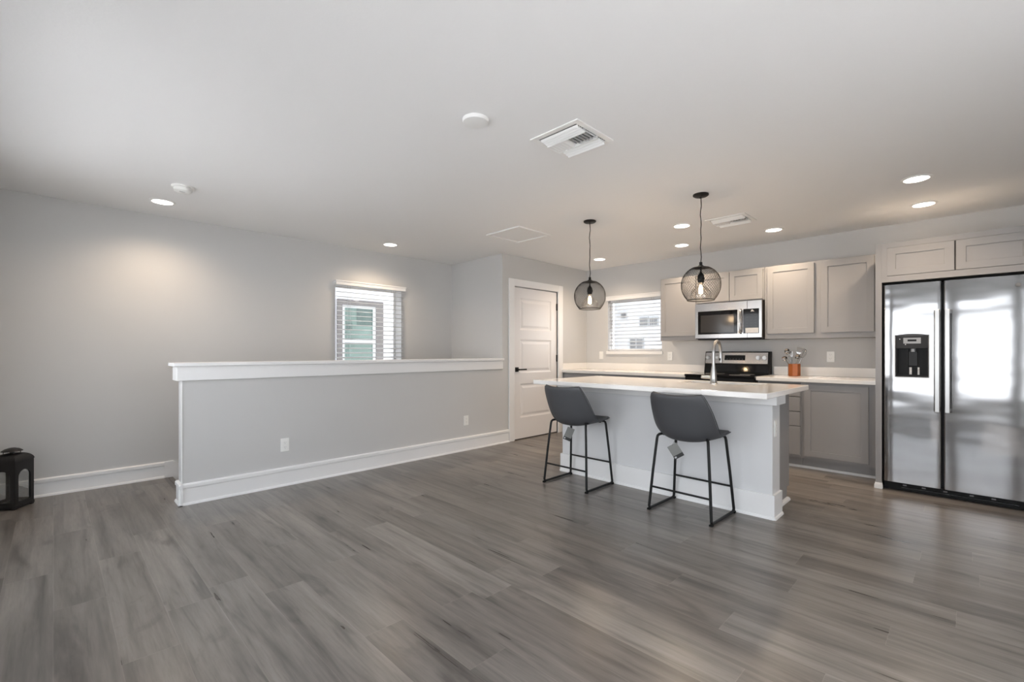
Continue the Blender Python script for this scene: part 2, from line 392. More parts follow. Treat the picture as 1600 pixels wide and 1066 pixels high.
window('window_5', fB, -1.25, 1.60, .42, 1.95, .05, rail=False, fr=.05)
def casing(name, a0, a1, b0, b1, bottom=True):
    m = MB(); wd = .085
    m.box(XB, XB + .02, a0 - wd, a0, b0, b1 + wd).box(XB, XB + .02, a1, a1 + wd, b0, b1 + wd).box(XB, XB + .02, a0, a1, b1, b1 + wd)
    if bottom: m.box(XB, XB + .03, a0 - wd, a1 + wd, b0 - .06, b0)
    m.build(name, 'trim', kind='structure', bev=.002, merge=False)
window('window_added_light', fR, -.1, 2.5, .45, 2.12, .06, rail='v')  # unseen window, added to brighten the room without glare on the refrigerator
casing('trim_4', 2.15, 4.45, .45, 2.12); casing('trim_5', -1.25, 1.60, .42, 1.95)

# ------------------------------------------------------------------ blinds
def blind(name, f, a0, a1, b0, b1, c, head, headc, tilt, pitch, label, wand=None):
    r = thing(name, f((a0 + a1) / 2, b0, c), label, 'blind', None)
    def hx(m, p0, p1, q0, q1, c0, c1): m.hexa([f(p0, q0, c0), f(p1, q0, c0), f(p1, q0, c1), f(p0, q0, c1), f(p0, q1, c0), f(p1, q1, c0), f(p1, q1, c1), f(p0, q1, c1)])
    h0, h1, hb, ht = head
    m = MB(); hx(m, h0, h1, hb, ht - .018, .003, headc - .006); hx(m, h0 - .005, h1 + .005, ht - .018, ht, .003, headc); m.build('valance', 'trim', r, bev=.003, merge=False)
    m = MB(); n = int((b1 - b0 - .03) / pitch); hw = .029
    for i in range(n):
        z = b1 - .012 - (i + .5) * pitch; dz = math.sin(tilt) * hw; dc = math.cos(tilt) * hw; t = .0014
        m.hexa([f(a0, z - dz - t, c + dc), f(a1, z - dz - t, c + dc), f(a1, z + dz - t, c - dc), f(a0, z + dz - t, c - dc),
                f(a0, z - dz + t, c + dc), f(a1, z - dz + t, c + dc), f(a1, z + dz + t, c - dc), f(a0, z + dz + t, c - dc)])
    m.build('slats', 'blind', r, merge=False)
    m = MB(); hx(m, a0, a1, b0, b0 + .022, c + .024, c - .024); m.build('bottom_rail', 'trim', r, bev=.003)
    for fr in (.17, .83):
        a = a0 + (a1 - a0) * fr; m = MB()
        for cc in (c + .0300, c - .0300): hx(m, a - .0012, a + .0012, b0 + .02, b1, cc + .0008, cc - .0008)
        hx(m, a - .0012, a + .0012, b0 + .02, b0 + .024, c + .0300, c - .0300)
        m.build('ladder_cord', 'blind', r, merge=False)
    return r
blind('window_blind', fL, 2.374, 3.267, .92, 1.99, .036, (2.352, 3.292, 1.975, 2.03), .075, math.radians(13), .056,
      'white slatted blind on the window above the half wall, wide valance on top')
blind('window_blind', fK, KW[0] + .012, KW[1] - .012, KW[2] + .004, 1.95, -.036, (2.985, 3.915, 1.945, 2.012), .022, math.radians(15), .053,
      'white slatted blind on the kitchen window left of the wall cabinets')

# ------------------------------------------------------------------ pantry door
D = struct_root('door_1', (4.76, YH, 0))
fD = lambda a, b, c: (a, YH + .012 - c, b)
MB().slab(fD, 4.318, 5.208, .012, 2.042, .04, [(4.44, 5.086, 1.473, 1.905), (4.44, 5.086, .892, 1.345), (4.44, 5.086, .290, .750)],
          ((.012, -.006), (.022, -.009), (.034, -.009), (.062, -.002))).build('door_leaf', 'door', D, merge=True)
m = MB(); wd = .10
m.box(4.211, 4.304, YH - .019, YH, 0, 2.145).box(5.222, 5.322, YH - .019, YH, 0, 2.145).box(4.304, 5.222, YH - .019, YH, 2.052, 2.145)
m.build('door_casing', 'trim', D, bev=.004, merge=False)
MB().box(4.304, 4.311, YH - .016, YH + .11, 0, 2.052).box(5.215, 5.222, YH - .016, YH + .11, 0, 2.052).build('door_jamb', 'trim', D, merge=False)
for z in (1.83, 1.085, .25):
    MB().cyl((5.212, YH + .003, z - .05), (5.212, YH + .003, z + .05), .008, 10).box(5.197, 5.214, YH + .004, YH + .010, z - .048, z + .048).build('hinge', 'hinge', D, merge=False)
h = MB().box(4.345, 4.405, YH + .002, YH + .012, .912, .972).build('handle_rose', 'blkmetal', D, bev=.002)
MB().cyl((4.375, YH + .004, .942), (4.375, YH - .045, .942), .011, 14).box(4.365, 4.505, YH - .056, YH - .040, .933, .951).build('lever', 'blkmetal', h, bev=.002, merge=False)
# dark room behind the door is closed off by the leaf; a threshold strip shows under it
MB().box(4.311, 5.215, YH + .02, YH + .12, 0, .008).build('threshold', 'blk', D)

# ------------------------------------------------------------------ outlets and switches
def outlet(f, a, b, label, kind='outlet', wd=.07, ht=.115, group=None):
    r = thing('wall_outlet' if kind == 'outlet' else 'light_switch', f(a, b, 0), label, kind if kind == 'outlet' else 'switch', group)
    def hx(m, p0, p1, q0, q1, c0, c1): m.hexa([f(p0, q0, c0), f(p1, q0, c0), f(p1, q0, c1), f(p0, q0, c1), f(p0, q1, c0), f(p1, q1, c0), f(p1, q1, c1), f(p0, q1, c1)])
    m = MB(); hx(m, a - wd / 2, a + wd / 2, b - ht / 2, b + ht / 2, .006, 0); m.build('faceplate', 'white', r, bev=.002)
    if kind == 'outlet':
        for dz in (-.02, .02):
            m = MB(); hx(m, a - .017, a + .017, b + dz - .0145, b + dz + .0145, .009, .006); s_ = m.build('socket', 'white', r, bev=.002)
            m = MB(); hx(m, a - .008, a - .0055, b + dz - .003, b + dz + .008, .0095, .009); hx(m, a + .0055, a + .008, b + dz - .003, b + dz + .007, .0095, .009)
            hx(m, a - .0025, a + .0025, b + dz - .011, b + dz - .007, .0095, .009); m.build('slot', 'label', s_, merge=False)
    else:
        m = MB(); hx(m, a - .017, a + .017, b - .034, b + .034, .010, .006); m.build('rocker', 'white', r, bev=.002)
    return r
fH = lambda a, b, c: (a, YH - c, b)
outlet(fH, 1.444, .36, 'white wall outlet low on the half wall, the nearer one to its open end')
outlet(fH, 3.496, .358, 'white wall outlet low on the half wall, the one nearer the pantry door')
outlet(fK, 4.005, 1.125, 'white light switch above the counter, left of the kitchen window', 'switch')
outlet(fK, 2.899, 1.121, 'white wall outlet just right of the kitchen window above the counter')
outlet(fK, 1.075, 1.125, 'white wall outlet above the counter between utensil crock and refrigerator panel')

# ------------------------------------------------------------------ ceiling: lights
L0 = None
cans = [(.653, 4.833, 'leftmost round recessed ceiling light, near the stair wall beside a smoke detector'),
        (2.821, 4.859, 'round recessed ceiling light in front of the stair window blind'),
        (5.297, 3.604, 'round recessed ceiling light near the pantry corner, behind the left pendant'),
        (4.475, 2.062, 'round recessed ceiling light left of the right pendant cord, the nearer of the two there'),
        (5.292, 2.439, 'farther of the two round recessed ceiling lights left of the right pendant cord'),
        (5.300, 1.455, 'round recessed ceiling light right of the small ceiling vent, above the wall cabinets'),
        (5.294, .292, 'round recessed ceiling light just in front of the cabinet over the refrigerator'),
        (4.476, .286, 'round recessed ceiling light at the upper right, second out from the refrigerator')]
WARM = (1., .78, .56)
for x, y, lb in cans:
    if L0 is None:
        L0 = thing('recessed_light', (x, y, ZC), lb, 'ceiling light', 'recessed lights in the ceiling')
        MB().lathe([(.072, -.001), (.092, -.001), (.092, -.004), (.084, -.008), (.074, -.008), (.072, -.004), (.072, -.001)], (x, y, ZC), 40).build('trim_ring', 'vent', L0, smooth=True)
        MB().lathe([(.0001, -.0045), (.0725, -.0045), (.0725, -.0015), (.0001, -.0015)], (x, y, ZC), 40).build('lens', 'lens', L0)
    else: dup(L0, (x, y, ZC), lb)
    l = bpy.data.lights.new('can_lamp', 'SPOT'); l.energy = 44 if x > 4 else 34; l.color = WARM; l.spot_size = math.radians(150); l.spot_blend = .9; l.shadow_soft_size = .06
    o = bpy.data.objects.new('can_lamp', l); COL.objects.link(o); o.location = (x, y, ZC - .03)

# smoke detector, plate, hatch
r = thing('smoke_detector', (.706, 4.291, ZC), 'white smoke detector on the ceiling beside the leftmost recessed light', 'smoke detector')
MB().lathe([(.0001, 0), (.074, 0), (.074, -.008), (.068, -.012), (.0001, -.012)], (.706, 4.291, ZC), 36).build('mounting_plate', 'white', r, smooth=True)
MB().lathe([(.0001, -.014), (.060, -.014), (.062, -.020), (.058, -.036), (.046, -.044), (.0001, -.046)], (.706, 4.291, ZC), 36).build('sensor_cover', 'white', r, smooth=True)
MB().box(.68, .715, 4.262, 4.272, ZC - .047, ZC - .045).build('sounder_slot', 'label', r)
MB().lathe([(.0001, 0), (.072, 0), (.072, -.012), (.068, -.018), (.055, -.020), (.0001, -.021)], (1.634, 1.918, ZC), 48).build('ceiling_cover_plate', 'plate', smooth=True,
    label='plain round white cover plate on the ceiling left of the large vent', cat='cover plate')
r = thing('ceiling_hatch', (3.56, 3.465, ZC), 'flat square white access hatch in the ceiling in front of the pantry door', 'access hatch')
hx0, hx1, hy0, hy1 = 3.315, 3.811, 3.222, 3.712
m = MB().box(hx0, hx1, hy0, hy0 + .022, ZC - .013, ZC).box(hx0, hx1, hy1 - .022, hy1, ZC - .013, ZC).box(hx0, hx0 + .022, hy0 + .022, hy1 - .022, ZC - .013, ZC).box(hx1 - .022, hx1, hy0 + .022, hy1 - .022, ZC - .013, ZC)
m.build('hatch_frame', 'plate', r, merge=False); MB().box(hx0 + .024, hx1 - .024, hy0 + .024, hy1 - .024, ZC - .003, ZC).build('hatch_panel', 'ceil', r)

# ceiling vents: three-way louvred registers
def vent(x0, x1, y0, y1, label, coarse=False):
    cx_, cy_ = (x0 + x1) / 2, (y0 + y1) / 2
    r = thing('ceiling_vent', (cx_, cy_, ZC), label, 'vent', 'ceiling air vents')
    fw = .034
    m = MB().box(x0, x1, y0, y0 + fw, ZC - .007, ZC).box(x0, x1, y1 - fw, y1, ZC - .007, ZC).box(x0, x0 + fw, y0 + fw, y1 - fw, ZC - .007, ZC).box(x1 - fw, x1, y0 + fw, y1 - fw, ZC - .007, ZC)
    m.build('vent_frame', 'vent', r, bev=.002, merge=False)
    MB().box(x0 + fw, x1 - fw, y0 + fw, y1 - fw, ZC - .002, ZC).build('duct_shade_backing', 'ventdark', r)  # flat grey sheet painted as the dark inside the duct
    ix0, ix1, iy0, iy1 = x0 + fw, x1 - fw, y0 + fw, y1 - fw; W = ix1 - ix0
    def louv(pa, pb, n_, dirv, drop=.026, wd=.013):
        """curved blade from pa to pb; dirv is the horizontal way its lower lip leans"""
        mm = MB(); pr = []
        for k in range(5):
            t = k / 4; pr.append((wd * (t ** 1.6), -.001 - drop * (t ** .8)))
        for k in range(4):
            (d0, z0), (d1, z1) = pr[k], pr[k + 1]
            for q in (0,):
                A = (pa[0] + dirv[0] * d0, pa[1] + dirv[1] * d0, ZC + z0); B = (pb[0] + dirv[0] * d0, pb[1] + dirv[1] * d0, ZC + z0)
                Cc = (pb[0] + dirv[0] * d1, pb[1] + dirv[1] * d1, ZC + z1); Dd = (pa[0] + dirv[0] * d1, pa[1] + dirv[1] * d1, ZC + z1)
                tn = .0012
                A2, B2, C2, D2 = [(p[0] + dirv[0] * tn, p[1] + dirv[1] * tn, p[2]) for p in (A, B, Cc, Dd)]
                mm.add([A, B, Cc, Dd, A2, B2, C2, D2], [(0, 1, 2, 3), (7, 6, 5, 4), (0, 4, 5, 1), (2, 6, 7, 3), (0, 3, 7, 4), (1, 5, 6, 2)])
        mm.build('louver', 'vent', r, merge=False)
    band = W * .27
    for k in range(4):        # near band leans towards -X, far band towards +X
        louv((ix0 + .018 + k * band / 4, iy0 + .004), (ix0 + .018 + k * band / 4, iy1 - .004), 0, (1, 0), .013 + .003 * k)
        louv((ix1 - .018 - k * band / 4, iy0 + .004), (ix1 - .018 - k * band / 4, iy1 - .004), 0, (1, 0), .026 - .005 * k)
    n_ = 12; mx0, mx1 = ix0 + band + .012, ix1 - band - .012
    for k in range(n_):
        y = iy0 + .012 + (iy1 - iy0 - .024) * k / (n_ - 1)
        louv((mx0, y), (mx1, y), 0, (0, 1 if k >= n_ / 2 else -1), .022, .015)
    MB().box(mx0 - .006, mx0 - .003, iy0, iy1, ZC - .022, ZC).box(mx1 + .003, mx1 + .006, iy0, iy1, ZC - .022, ZC).build('divider', 'vent', r, merge=False)
    return r
vent(2.015, 2.375, 1.515, 1.865, 'large white louvred ceiling vent in the middle of the room, nearest the camera')
vent(4.455, 4.785, 1.46, 1.825, 'small-looking white louvred ceiling vent over the kitchen right of the pendant cord')

# ------------------------------------------------------------------ pendants
def pendant(x, y, label):
    zc = 1.722
    r = thing('pendant_light', (x, y, ZC), label, 'pendant light', 'pendant lights over the island')
    MB().lathe([(.0001, -.018), (.05, -.017), (.060, -.010), (.060, 0), (.0001, 0)], (x, y, ZC), 32).build('canopy', 'blkmetal', r, smooth=True)
    for a in (.6, .6 + PI): MB().lathe([(.0001, -.024), (.005, -.022), (.006, -.016), (.006, -.010)], (x + .03 * math.cos(a), y + .03 * math.sin(a), ZC), 10).build('screw', 'blkmetal', r)
    pts = [(x + .004 * math.sin(k * 1.1) * (0 if k in (0, 16) else 1), y + .003 * math.cos(k * 1.7) * (0 if k in (0, 16) else 1), ZC - .016 - k * (ZC - .016 - 1.83) / 16) for k in range(17)]
    MB().tube(pts, .0036, 8).build('cord', 'blkmetal', r, smooth=True)
    # wire-mesh globe: two families of helices, top cap, bottom ring
    R = .151; m = MB(); n_ = 44; seg = 22
    z1, z0 = .138, -.126
    def rad(z):
        if z < 0: return math.sqrt(R * R - (z * .9) ** 2)
        return math.sqrt(max(1e-6, R * R - z * z))
    for fam in (1, -1):
        for k in range(n_):
            pts = []
            for j in range(seg + 1):
                t = j / seg; th = math.radians(24) + t * (PI - math.radians(24) - math.radians(33.5)); z = R * math.cos(th)
                z = max(z, z0); a = 2 * PI * k / n_ + fam * t * 1.9; rr = rad(z)
                pts.append((x + rr * math.cos(a), y + rr * math.sin(a), zc + z))
            m.tube(pts, .00100, 3, caps=False)
    m.build('mesh_shade', 'blkmetal', r, merge=False)
    m = MB(); m.lathe([(.0001, R + .006), (.018, R + .004), (.022, R - .002), (.040, R - .007), (.066, R - .016), (.066, R - .019), (.0001, R - .008)], (x, y, zc), 32)
    m.lathe([(.012, R + .030), (.012, R), (.0001, R)], (x, y, zc), 16)
    m.build('shade_cap', 'blkmetal', r, smooth=True)
    m = MB(); m.tube([(x + .102 * math.cos(a), y + .102 * math.sin(a), zc + z0) for a in [2 * PI * k / 40 for k in range(40)]], .0035, 8, closed=True)
    m.build('bottom_ring', 'blkmetal', r, smooth=True)
    MB().lathe([(.0001, .155), (.005, .15), (.006, .105), (.010, .095), (.022, .078), (.025, .070), (.025, .055), (.029, .052), (.029, .040), (.023, .038), (.023, .014), (.0001, .014)], (x, y, zc), 24).build('socket', 'blkmetal', r, smooth=True)
    b = MB().lathe([(.016, .016), (.020, -.004), (.040, -.022), (.066, -.045), (.079, -.072), (.080, -.095), (.076, -.118)], (x, y, zc), 32).build('glass_shade', 'bulb', r, smooth='all')
    g = MB().lathe([(.0125, .014), (.0135, 0), (.024, -.018), (.031, -.040), (.030, -.062), (.020, -.082), (.0001, -.090)], (x, y, zc), 24).build('light_bulb', 'bulb', r, smooth='all')
    m = MB()
    for k in range(8):
        a = 2 * PI * k / 8; a2 = a + .35
        m.tube([(x + .007 * math.cos(a), y + .007 * math.sin(a), zc - .006), (x + .015 * math.cos(a2), y + .015 * math.sin(a2), zc - .070)], .0019, 5)
    m.build('filament', 'filament', g, merge=False)
    l = bpy.data.lights.new('pendant_lamp', 'POINT'); l.energy = 5.0; l.color = (1, .72, .45); l.shadow_soft_size = .02
    o = bpy.data.objects.new('pendant_lamp', l); COL.objects.link(o); o.location = (x, y, zc - .04)
pendant(3.688, 2.622, 'black wire-globe pendant light hanging over the far left end of the island')
pendant(3.698, 1.545, 'black wire-globe pendant light hanging nearer, in front of the microwave cabinets')

# ------------------------------------------------------------------ kitchen cabinets
def fX(x): return lambda a, b, c: (x - c, a, b)
def shaker(parent, x, y0, y1, z0, z1, name='cabinet_door', fr=.057):
    holes = [(y0 + fr, y1 - fr, z0 + fr, z1 - fr)] if fr else []
    return MB().slab(fX(x), y0, y1, z0, z1, .019, holes, ((.0, -.008),)).build(name, 'cab', parent, bev=.0012)
UF, UB, UZ0, UZ1 = 5.62, XK - .002, 1.322, 2.125     # upper carcass front
def upper(y0, y1, z0, z1, doors, label):
    r = thing('wall_cabinet', (5.78, (y0 + y1) / 2, z0), label, 'cabinet', 'grey wall cabinets')
    MB().box(UF, UB, y0, y1, z0, z1).build('body', 'cab', r, bev=.001)
    for d in doors: shaker(r, UF - .020, *d)
    return r
upper(2.392, 2.875, UZ0, UZ1, [(2.405, 2.862, 1.378, 2.11)], 'grey single-door wall cabinet left of the microwave, beside the kitchen window')
upper(1.635, 2.388, 1.762, UZ1, [(2.01, 2.385, 1.775, 2.11), (1.648, 2.004, 1.775, 2.11)], 'short grey two-door wall cabinet directly above the microwave')
upper(.632, 1.631, UZ0, UZ1, [(1.16, 1.602, 1.378, 2.11), (.664, 1.099, 1.378, 2.11)], 'wide grey two-door wall cabinet between the microwave and the refrigerator')
# refrigerator surround: tall side panels and the cabinet above
r = thing('refrigerator_surround', (5.5, .1, 0), 'tall grey panel and two-door cabinet built around and above the refrigerator', 'cabinet')
MB().box(5.065, UB, .552, .585, 0, 2.11).box(5.05, 5.065, .547, .590, 0, 2.11).build('side_panel', 'cab', r, merge=False)
MB().box(5.065, UB, -.455, -.425, 0, 2.11).build('side_panel', 'cab', r)
MB().box(5.036, 5.066, .540, .598, 0, .035).box(5.042, 5.066, .543, .594, .035, .05).build('plinth_block', 'trim', r, bev=.002, merge=False)
MB().box(5.068, UB, -.425, .552, 1.775, 2.11).build('body', 'cab', r)
MB().box(5.053, 5.068, -.425, .547, 1.775, 1.825).box(5.053, 5.068, -.425, .547, 2.066, 2.11).box(5.053, 5.068, .512, .547, 1.825, 2.066).box(5.053, 5.068, -.425, -.335, 1.825, 2.066).build('face_frame', 'cab', r, merge=False)
shaker(r, 5.049, .097, .512, 1.828, 2.064); shaker(r, 5.049, -.325, .087, 1.828, 2.064)
MB().box(5.0675, 5.072, .087, .097, 1.828, 2.064).build('gap_shadow', 'cabgap', r)

# base cabinets
BF = 5.351
def base_unit(y0, y1, label, group='grey base cabinets'):
    r = thing('base_cabinet', (5.63, (y0 + y1) / 2, 0), label, 'cabinet', group)
    MB().box(BF, UB, y0, y1, .105, .874).build('body', 'cab', r)
    MB().box(BF + .06, UB, y0, y1, 0, .105).build('toe_kick', 'cab', r)
    MB().box(BF + .045, BF + .06, y0, y1, 0, .022).build('shoe_moulding', 'trim', r)
    return r
r = base_unit(.590, 1.215, 'grey base cabinet with one wide shaker door beside the refrigerator panel')
shaker(r, BF - .020, .674, 1.19, .135, .852)
r = base_unit(1.217, 1.622, 'grey base cabinet with a stack of drawers, between range and wide door cabinet')
for z0, z1 in ((.727, .852), (.577, .719), (.429, .569), (.135, .421)):
    MB().box(BF - .020, BF - .001, 1.225, 1.604, z0, z1).build('drawer', 'cab', r, bev=.0015)
    MB().box(BF - .0012, BF, 1.225, 1.604, z1, z1 + .008).build('gap_shadow', 'cabgap', r)
for (y0, y1, lb) in ((2.398, 3.02, 'grey base cabinet left of the range with one door and drawer'), (3.022, 3.64, 'grey base cabinet under the kitchen window'), (3.642, YH - .002, 'grey base cabinet in the corner by the pantry door')):
    r = base_unit(y0, y1, lb)
    MB().box(BF - .020, BF - .001, y0 + .02, y1 - .02, .715, .852).build('drawer', 'cab', r, bev=.0015)
    shaker(r, BF - .020, y0 + .02, y1 - .02, .135, .700)

# back countertops with backsplash
def counter(y0, y1, label, side=False):
    r = thing('countertop', (5.6, (y0 + y1) / 2, .876), label, 'countertop', 'white back countertops')
    MB().box(5.292, UB, y0, y1, .876, .914).build('slab', 'quartz', r, bev=.003)
    MB().box(UB - .02, UB, y0, y1, .9145, 1.010).build('backsplash', 'quartz', r, bev=.002)
    if side: MB().box(5.318, UB - .021, y1 - .02, y1, .9145, 1.010).build('side_splash', 'quartz', r, bev=.002)
    return r
counter(2.397, YH - .002, 'long white quartz back countertop left of the range, running to the pantry corner', True)
counter(.590, 1.625, 'short white quartz back countertop between range and refrigerator, utensil crock on it')

# ------------------------------------------------------------------ refrigerator
r = thing('refrigerator', (5.45, .08, 0), 'stainless steel side-by-side refrigerator with dispenser in its left door', 'refrigerator')
MB().box(5.112, 5.90, -.375, .540, .02, 1.745).build('body', 'blk', r, bev=.004)
def frdoor(y0, y1, hole=None):
    m = MB(); A = 10
    # gently bowed front: built as vertical strips
    def px(y): 
        t = (y - y0) / (y1 - y0); e = min(t, 1 - t) * (y1 - y0)
        return 5.050 + (.010 * (1 - min(1, e / .012)) ** 2)
    ys = sorted({y0, y0 + .003, y0 + .007, y0 + .012, y1 - .012, y1 - .007, y1 - .003, y1, *([hole[0], hole[1]] if hole else [])})
    zs = [.075, 1.750] if not hole else [.075, hole[2], hole[3], 1.750]
    f = lambda y, z: (px(y), y, z)
    for i in range(len(ys) - 1):
        for j in range(len(zs) - 1):
            if hole and ys[i] >= hole[0] - 1e-6 and ys[i + 1] <= hole[1] + 1e-6 and j == 1: continue
            m.add([f(ys[i], zs[j]), f(ys[i + 1], zs[j]), f(ys[i + 1], zs[j + 1]), f(ys[i], zs[j + 1])], [(0, 1, 2, 3)])
        for z in (.075, 1.750): m.add([f(ys[i], z), f(ys[i + 1], z), (5.106, ys[i + 1], z), (5.106, ys[i], z)], [(0, 1, 2, 3)])
        m.add([(5.106, ys[i], .075), (5.106, ys[i + 1], .075), (5.106, ys[i + 1], 1.75), (5.106, ys[i], 1.75)], [(0, 1, 2, 3)])
    for y in (y0, y1):
        for j in range(len(zs) - 1): m.add([f(y, zs[j]), (5.106, y, zs[j]), (5.106, y, zs[j + 1]), f(y, zs[j + 1])], [(0, 1, 2, 3)])
    if hole:
        h0, h1, k0, k1 = hole
        m.add([(5.05, h0, k0), (5.05, h1, k0), (5.05, h1, k1), (5.05, h0, k1), (5.105, h0, k0), (5.105, h1, k0), (5.105, h1, k1), (5.105, h0, k1)],
              [(0, 1, 5, 4), (1, 2, 6, 5), (2, 3, 7, 6), (3, 0, 4, 7)])
    return m
dl = frdoor(.172, .535, (.249, .455, .972, 1.318)).build('freezer_door', 'steel', r, smooth=True)
dr = frdoor(-.370, .158).build('refrigerator_door', 'steel', r, smooth=True)
for d_, y in ((dl, .196), (dr, .136)):
    m = MB()   # flat bar handle, bent in to the door at both ends
    xs = [5.049, 5.012, 5.003, 5.000, 5.000, 5.003, 5.012, 5.049]; zs = [.692, .694, .705, .73, 1.48, 1.505, 1.516, 1.518]
    hw = .0155
    for i in range(7):
        m.hexa([(xs[i], y - hw, zs[i]), (xs[i], y + hw, zs[i]), (xs[i] + .012, y + hw, zs[i] + (.012 if i < 3 else (-.012 if i > 3 else 0)) * 0), (xs[i] + .012, y - hw, zs[i]),
                (xs[i + 1], y - hw, zs[i + 1]), (xs[i + 1], y + hw, zs[i + 1]), (xs[i + 1] + .012, y + hw, zs[i + 1]), (xs[i + 1] + .012, y - hw, zs[i + 1])])
    m.b.free(); m = MB()
    m.box(5.000, 5.014, y - hw, y + hw, .692, 1.518).box(5.014, 5.0495, y - hw + .003, y + hw - .003, .698, .725).box(5.014, 5.0495, y - hw + .003, y + hw - .003, 1.485, 1.512)
    m.build('handle', 'nickel', d_, bev=.004, merge=False)
# dispenser in the freezer door
dp = MB().box(5.046, 5.104, .249, .455, 1.318 - .112, 1.318).build('dispenser_panel', mat('dispenser_charcoal', (.025, .025, .026), .45, spec=.25), dl, bev=.004)
MB().box(5.088, 5.104, .249, .455, .972, 1.206).box(5.046, 5.088, .443, .455, .972, 1.206).box(5.046, 5.088, .249, .261, .972, 1.206).box(5.044, 5.088, .261, .443, .972, .988).build('dispenser_recess', 'blk', dl, merge=False)
MB().box(5.044, 5.046, .295, .405, 1.248, 1.296).build('dispenser_display', 'display', dl)
MB().box(5.0425, 5.044, .322, .378, 1.266, 1.282).build('display_readout', 'blk', dl)
MB().box(5.043, 5.0455, .425, .431, 1.283, 1.289).box(5.043, 5.0455, .388, .394, 1.238, 1.244).build('indicator', 'white', dl, merge=False)
MB().cyl((5.070, .345, 1.205), (5.070, .345, 1.180), .016, 16).build('nozzle', 'display', dl, smooth=True)
MB().box(5.066, 5.078, .315, .375, 1.06, 1.185).build('paddle', mat('paddle_black', (.008, .008, .008), .35, spec=.25), dl, bev=.004)
MB().box(5.078, 5.088, .378, .384, 1.0, 1.2).box(5.078, 5.088, .308, .314, 1.0, 1.2).build('recess_rib', 'blkmetal', dl, merge=False)
MB().box(5.058, 5.062, .352, .368, .990, 1.050).box(5.058, 5.062, .304, .316, .990, 1.050).build('paddle_sticker', 'film', dl, merge=False)
m = MB()      # silver bezel
m.box(5.0435, 5.050, .455, .462, .966, 1.318).box(5.0435, 5.050, .242, .249, .966, 1.318).box(5.0435, 5.050, .249, .455, .964, .972)
m.build('dispenser_bezel', 'display', dl, bev=.002, merge=False)
m = MB(); arc = [(.242 + (.462 - .242) * k / 12, 1.318 + .012 * math.sin(PI * k / 12)) for k in range(13)]
m.prism([(.242, 1.312)] + arc + [(.462, 1.312)], lambda a, b, h: (5.0435 + h, a, b), 0, .0066); m.build('dispenser_crest', mat('crest_charcoal', (.05, .05, .052), .4), dl)
MB().lathe([(.0001, -.003), (.013, -.003), (.015, -.001), (.015, .001)], (5.049, -.244, 1.676), 24, axis='x').build('emblem', 'ventdark', dr, smooth=True)
m = MB(); m.tube([(5.0455, -.244 + .0105 * math.cos(a), 1.676 + .0105 * math.sin(a)) for a in [2 * PI * k / 24 for k in range(24)]], .0011, 5, closed=True)
m.tube([(5.0455, -.244 + (.0035 + .0002 * k) * math.cos(.5 * k), 1.676 + (.0035 + .0002 * k) * math.sin(.5 * k)) for k in range(12)], .0008, 5); m.build('emblem_ring', 'nickel', dr)
g = MB().box(5.10, 5.16, -.370, .535, .004, .068).build('toe_grille', 'blk', r)
MB().box(5.085, 5.10, -.25, .42, .028, .036).build('grille_lip', 'blkgloss', r)
for y in (.40, .28, .15, 0., -.12): MB().box(5.092, 5.10, y - .012, y + .012, .044, .054).build('grille_tab', 'ventdark', r)
MB().box(5.06, 5.105, .150, .180, .062, .074).build('hinge_bracket', 'blk', r)

# ------------------------------------------------------------------ microwave
r = thing('microwave', (5.74, 2.005, 1.335), 'stainless over-the-range microwave with black window and control panel', 'microwave')
Y0, Y1, Z0, Z1 = 1.640, 2.384, 1.340, 1.755
MB().box(5.562, UB, Y0 + .002, Y1 - .002, Z0 - .008, Z1).build('body', mat('microwave_side', (.03, .026, .024), .4), r, bev=.003)
dm = MB().slab(fX(5.541), 1.792, Y1, Z0, Z1, .02, [(1.895, 2.350, 1.388, 1.662)], ((.0, -.004),)).build('microwave_door', 'steel2', r, bev=.002)
MB().box(5.5425, 5.546, 1.893, 2.352, 1.386, 1.664).build('window_surround', 'blkgloss', dm)
MB().box(5.5415, 5.5425, 1.935, 2.318, 1.408, 1.615).build('window_glass', 'mwglass', dm)
MB().slab(fX(5.541), Y0, 1.790, Z0, Z1, .02, (), ()).build('control_frame', 'steel2', r, bev=.002)
cp = MB().box(5.536, 5.541, 1.668, 1.832, 1.386, 1.664).build('control_panel', 'blkgloss', r, bev=.001)
m = MB()
for i in range(3):
    for j in range(5): m.box(5.5352, 5.536, 1.690 + i * .045, 1.712 + i * .045, 1.47 + j * .032, 1.472 + j * .032)
m.build('keypad_marks', 'mwglass', cp, merge=False)
MB().add([(5.5355, 1.712, 1.632), (5.5355, 1.756, 1.632), (5.5355, 1.748, 1.640), (5.5355, 1.742, 1.652), (5.5355, 1.734, 1.654), (5.5355, 1.726, 1.642)], [(0, 1, 2, 3, 4, 5)]).build('brand_mark', 'label', cp)
MB().box(5.534, 5.536, 1.672, 1.808, 1.392, 1.448).build('protective_film', 'film', cp)
MB().box(5.534, 5.5415, 1.862, 1.888, 1.388, 1.418).build('film_tab', 'film', dm)
m = MB()
pts = [(5.541, 1.857, 1.392), (5.512, 1.857, 1.402), (5.503, 1.857, 1.44), (5.500, 1.857, 1.525), (5.503, 1.857, 1.61), (5.512, 1.857, 1.648), (5.541, 1.857, 1.658)]
m.tube(pts, .0115, 12); m.build('handle', 'steel2', dm, smooth=True)
MB().box(5.57, 5.90, 1.66, 2.36, 1.322, 1.332).build('underside_grille', 'blk', r)

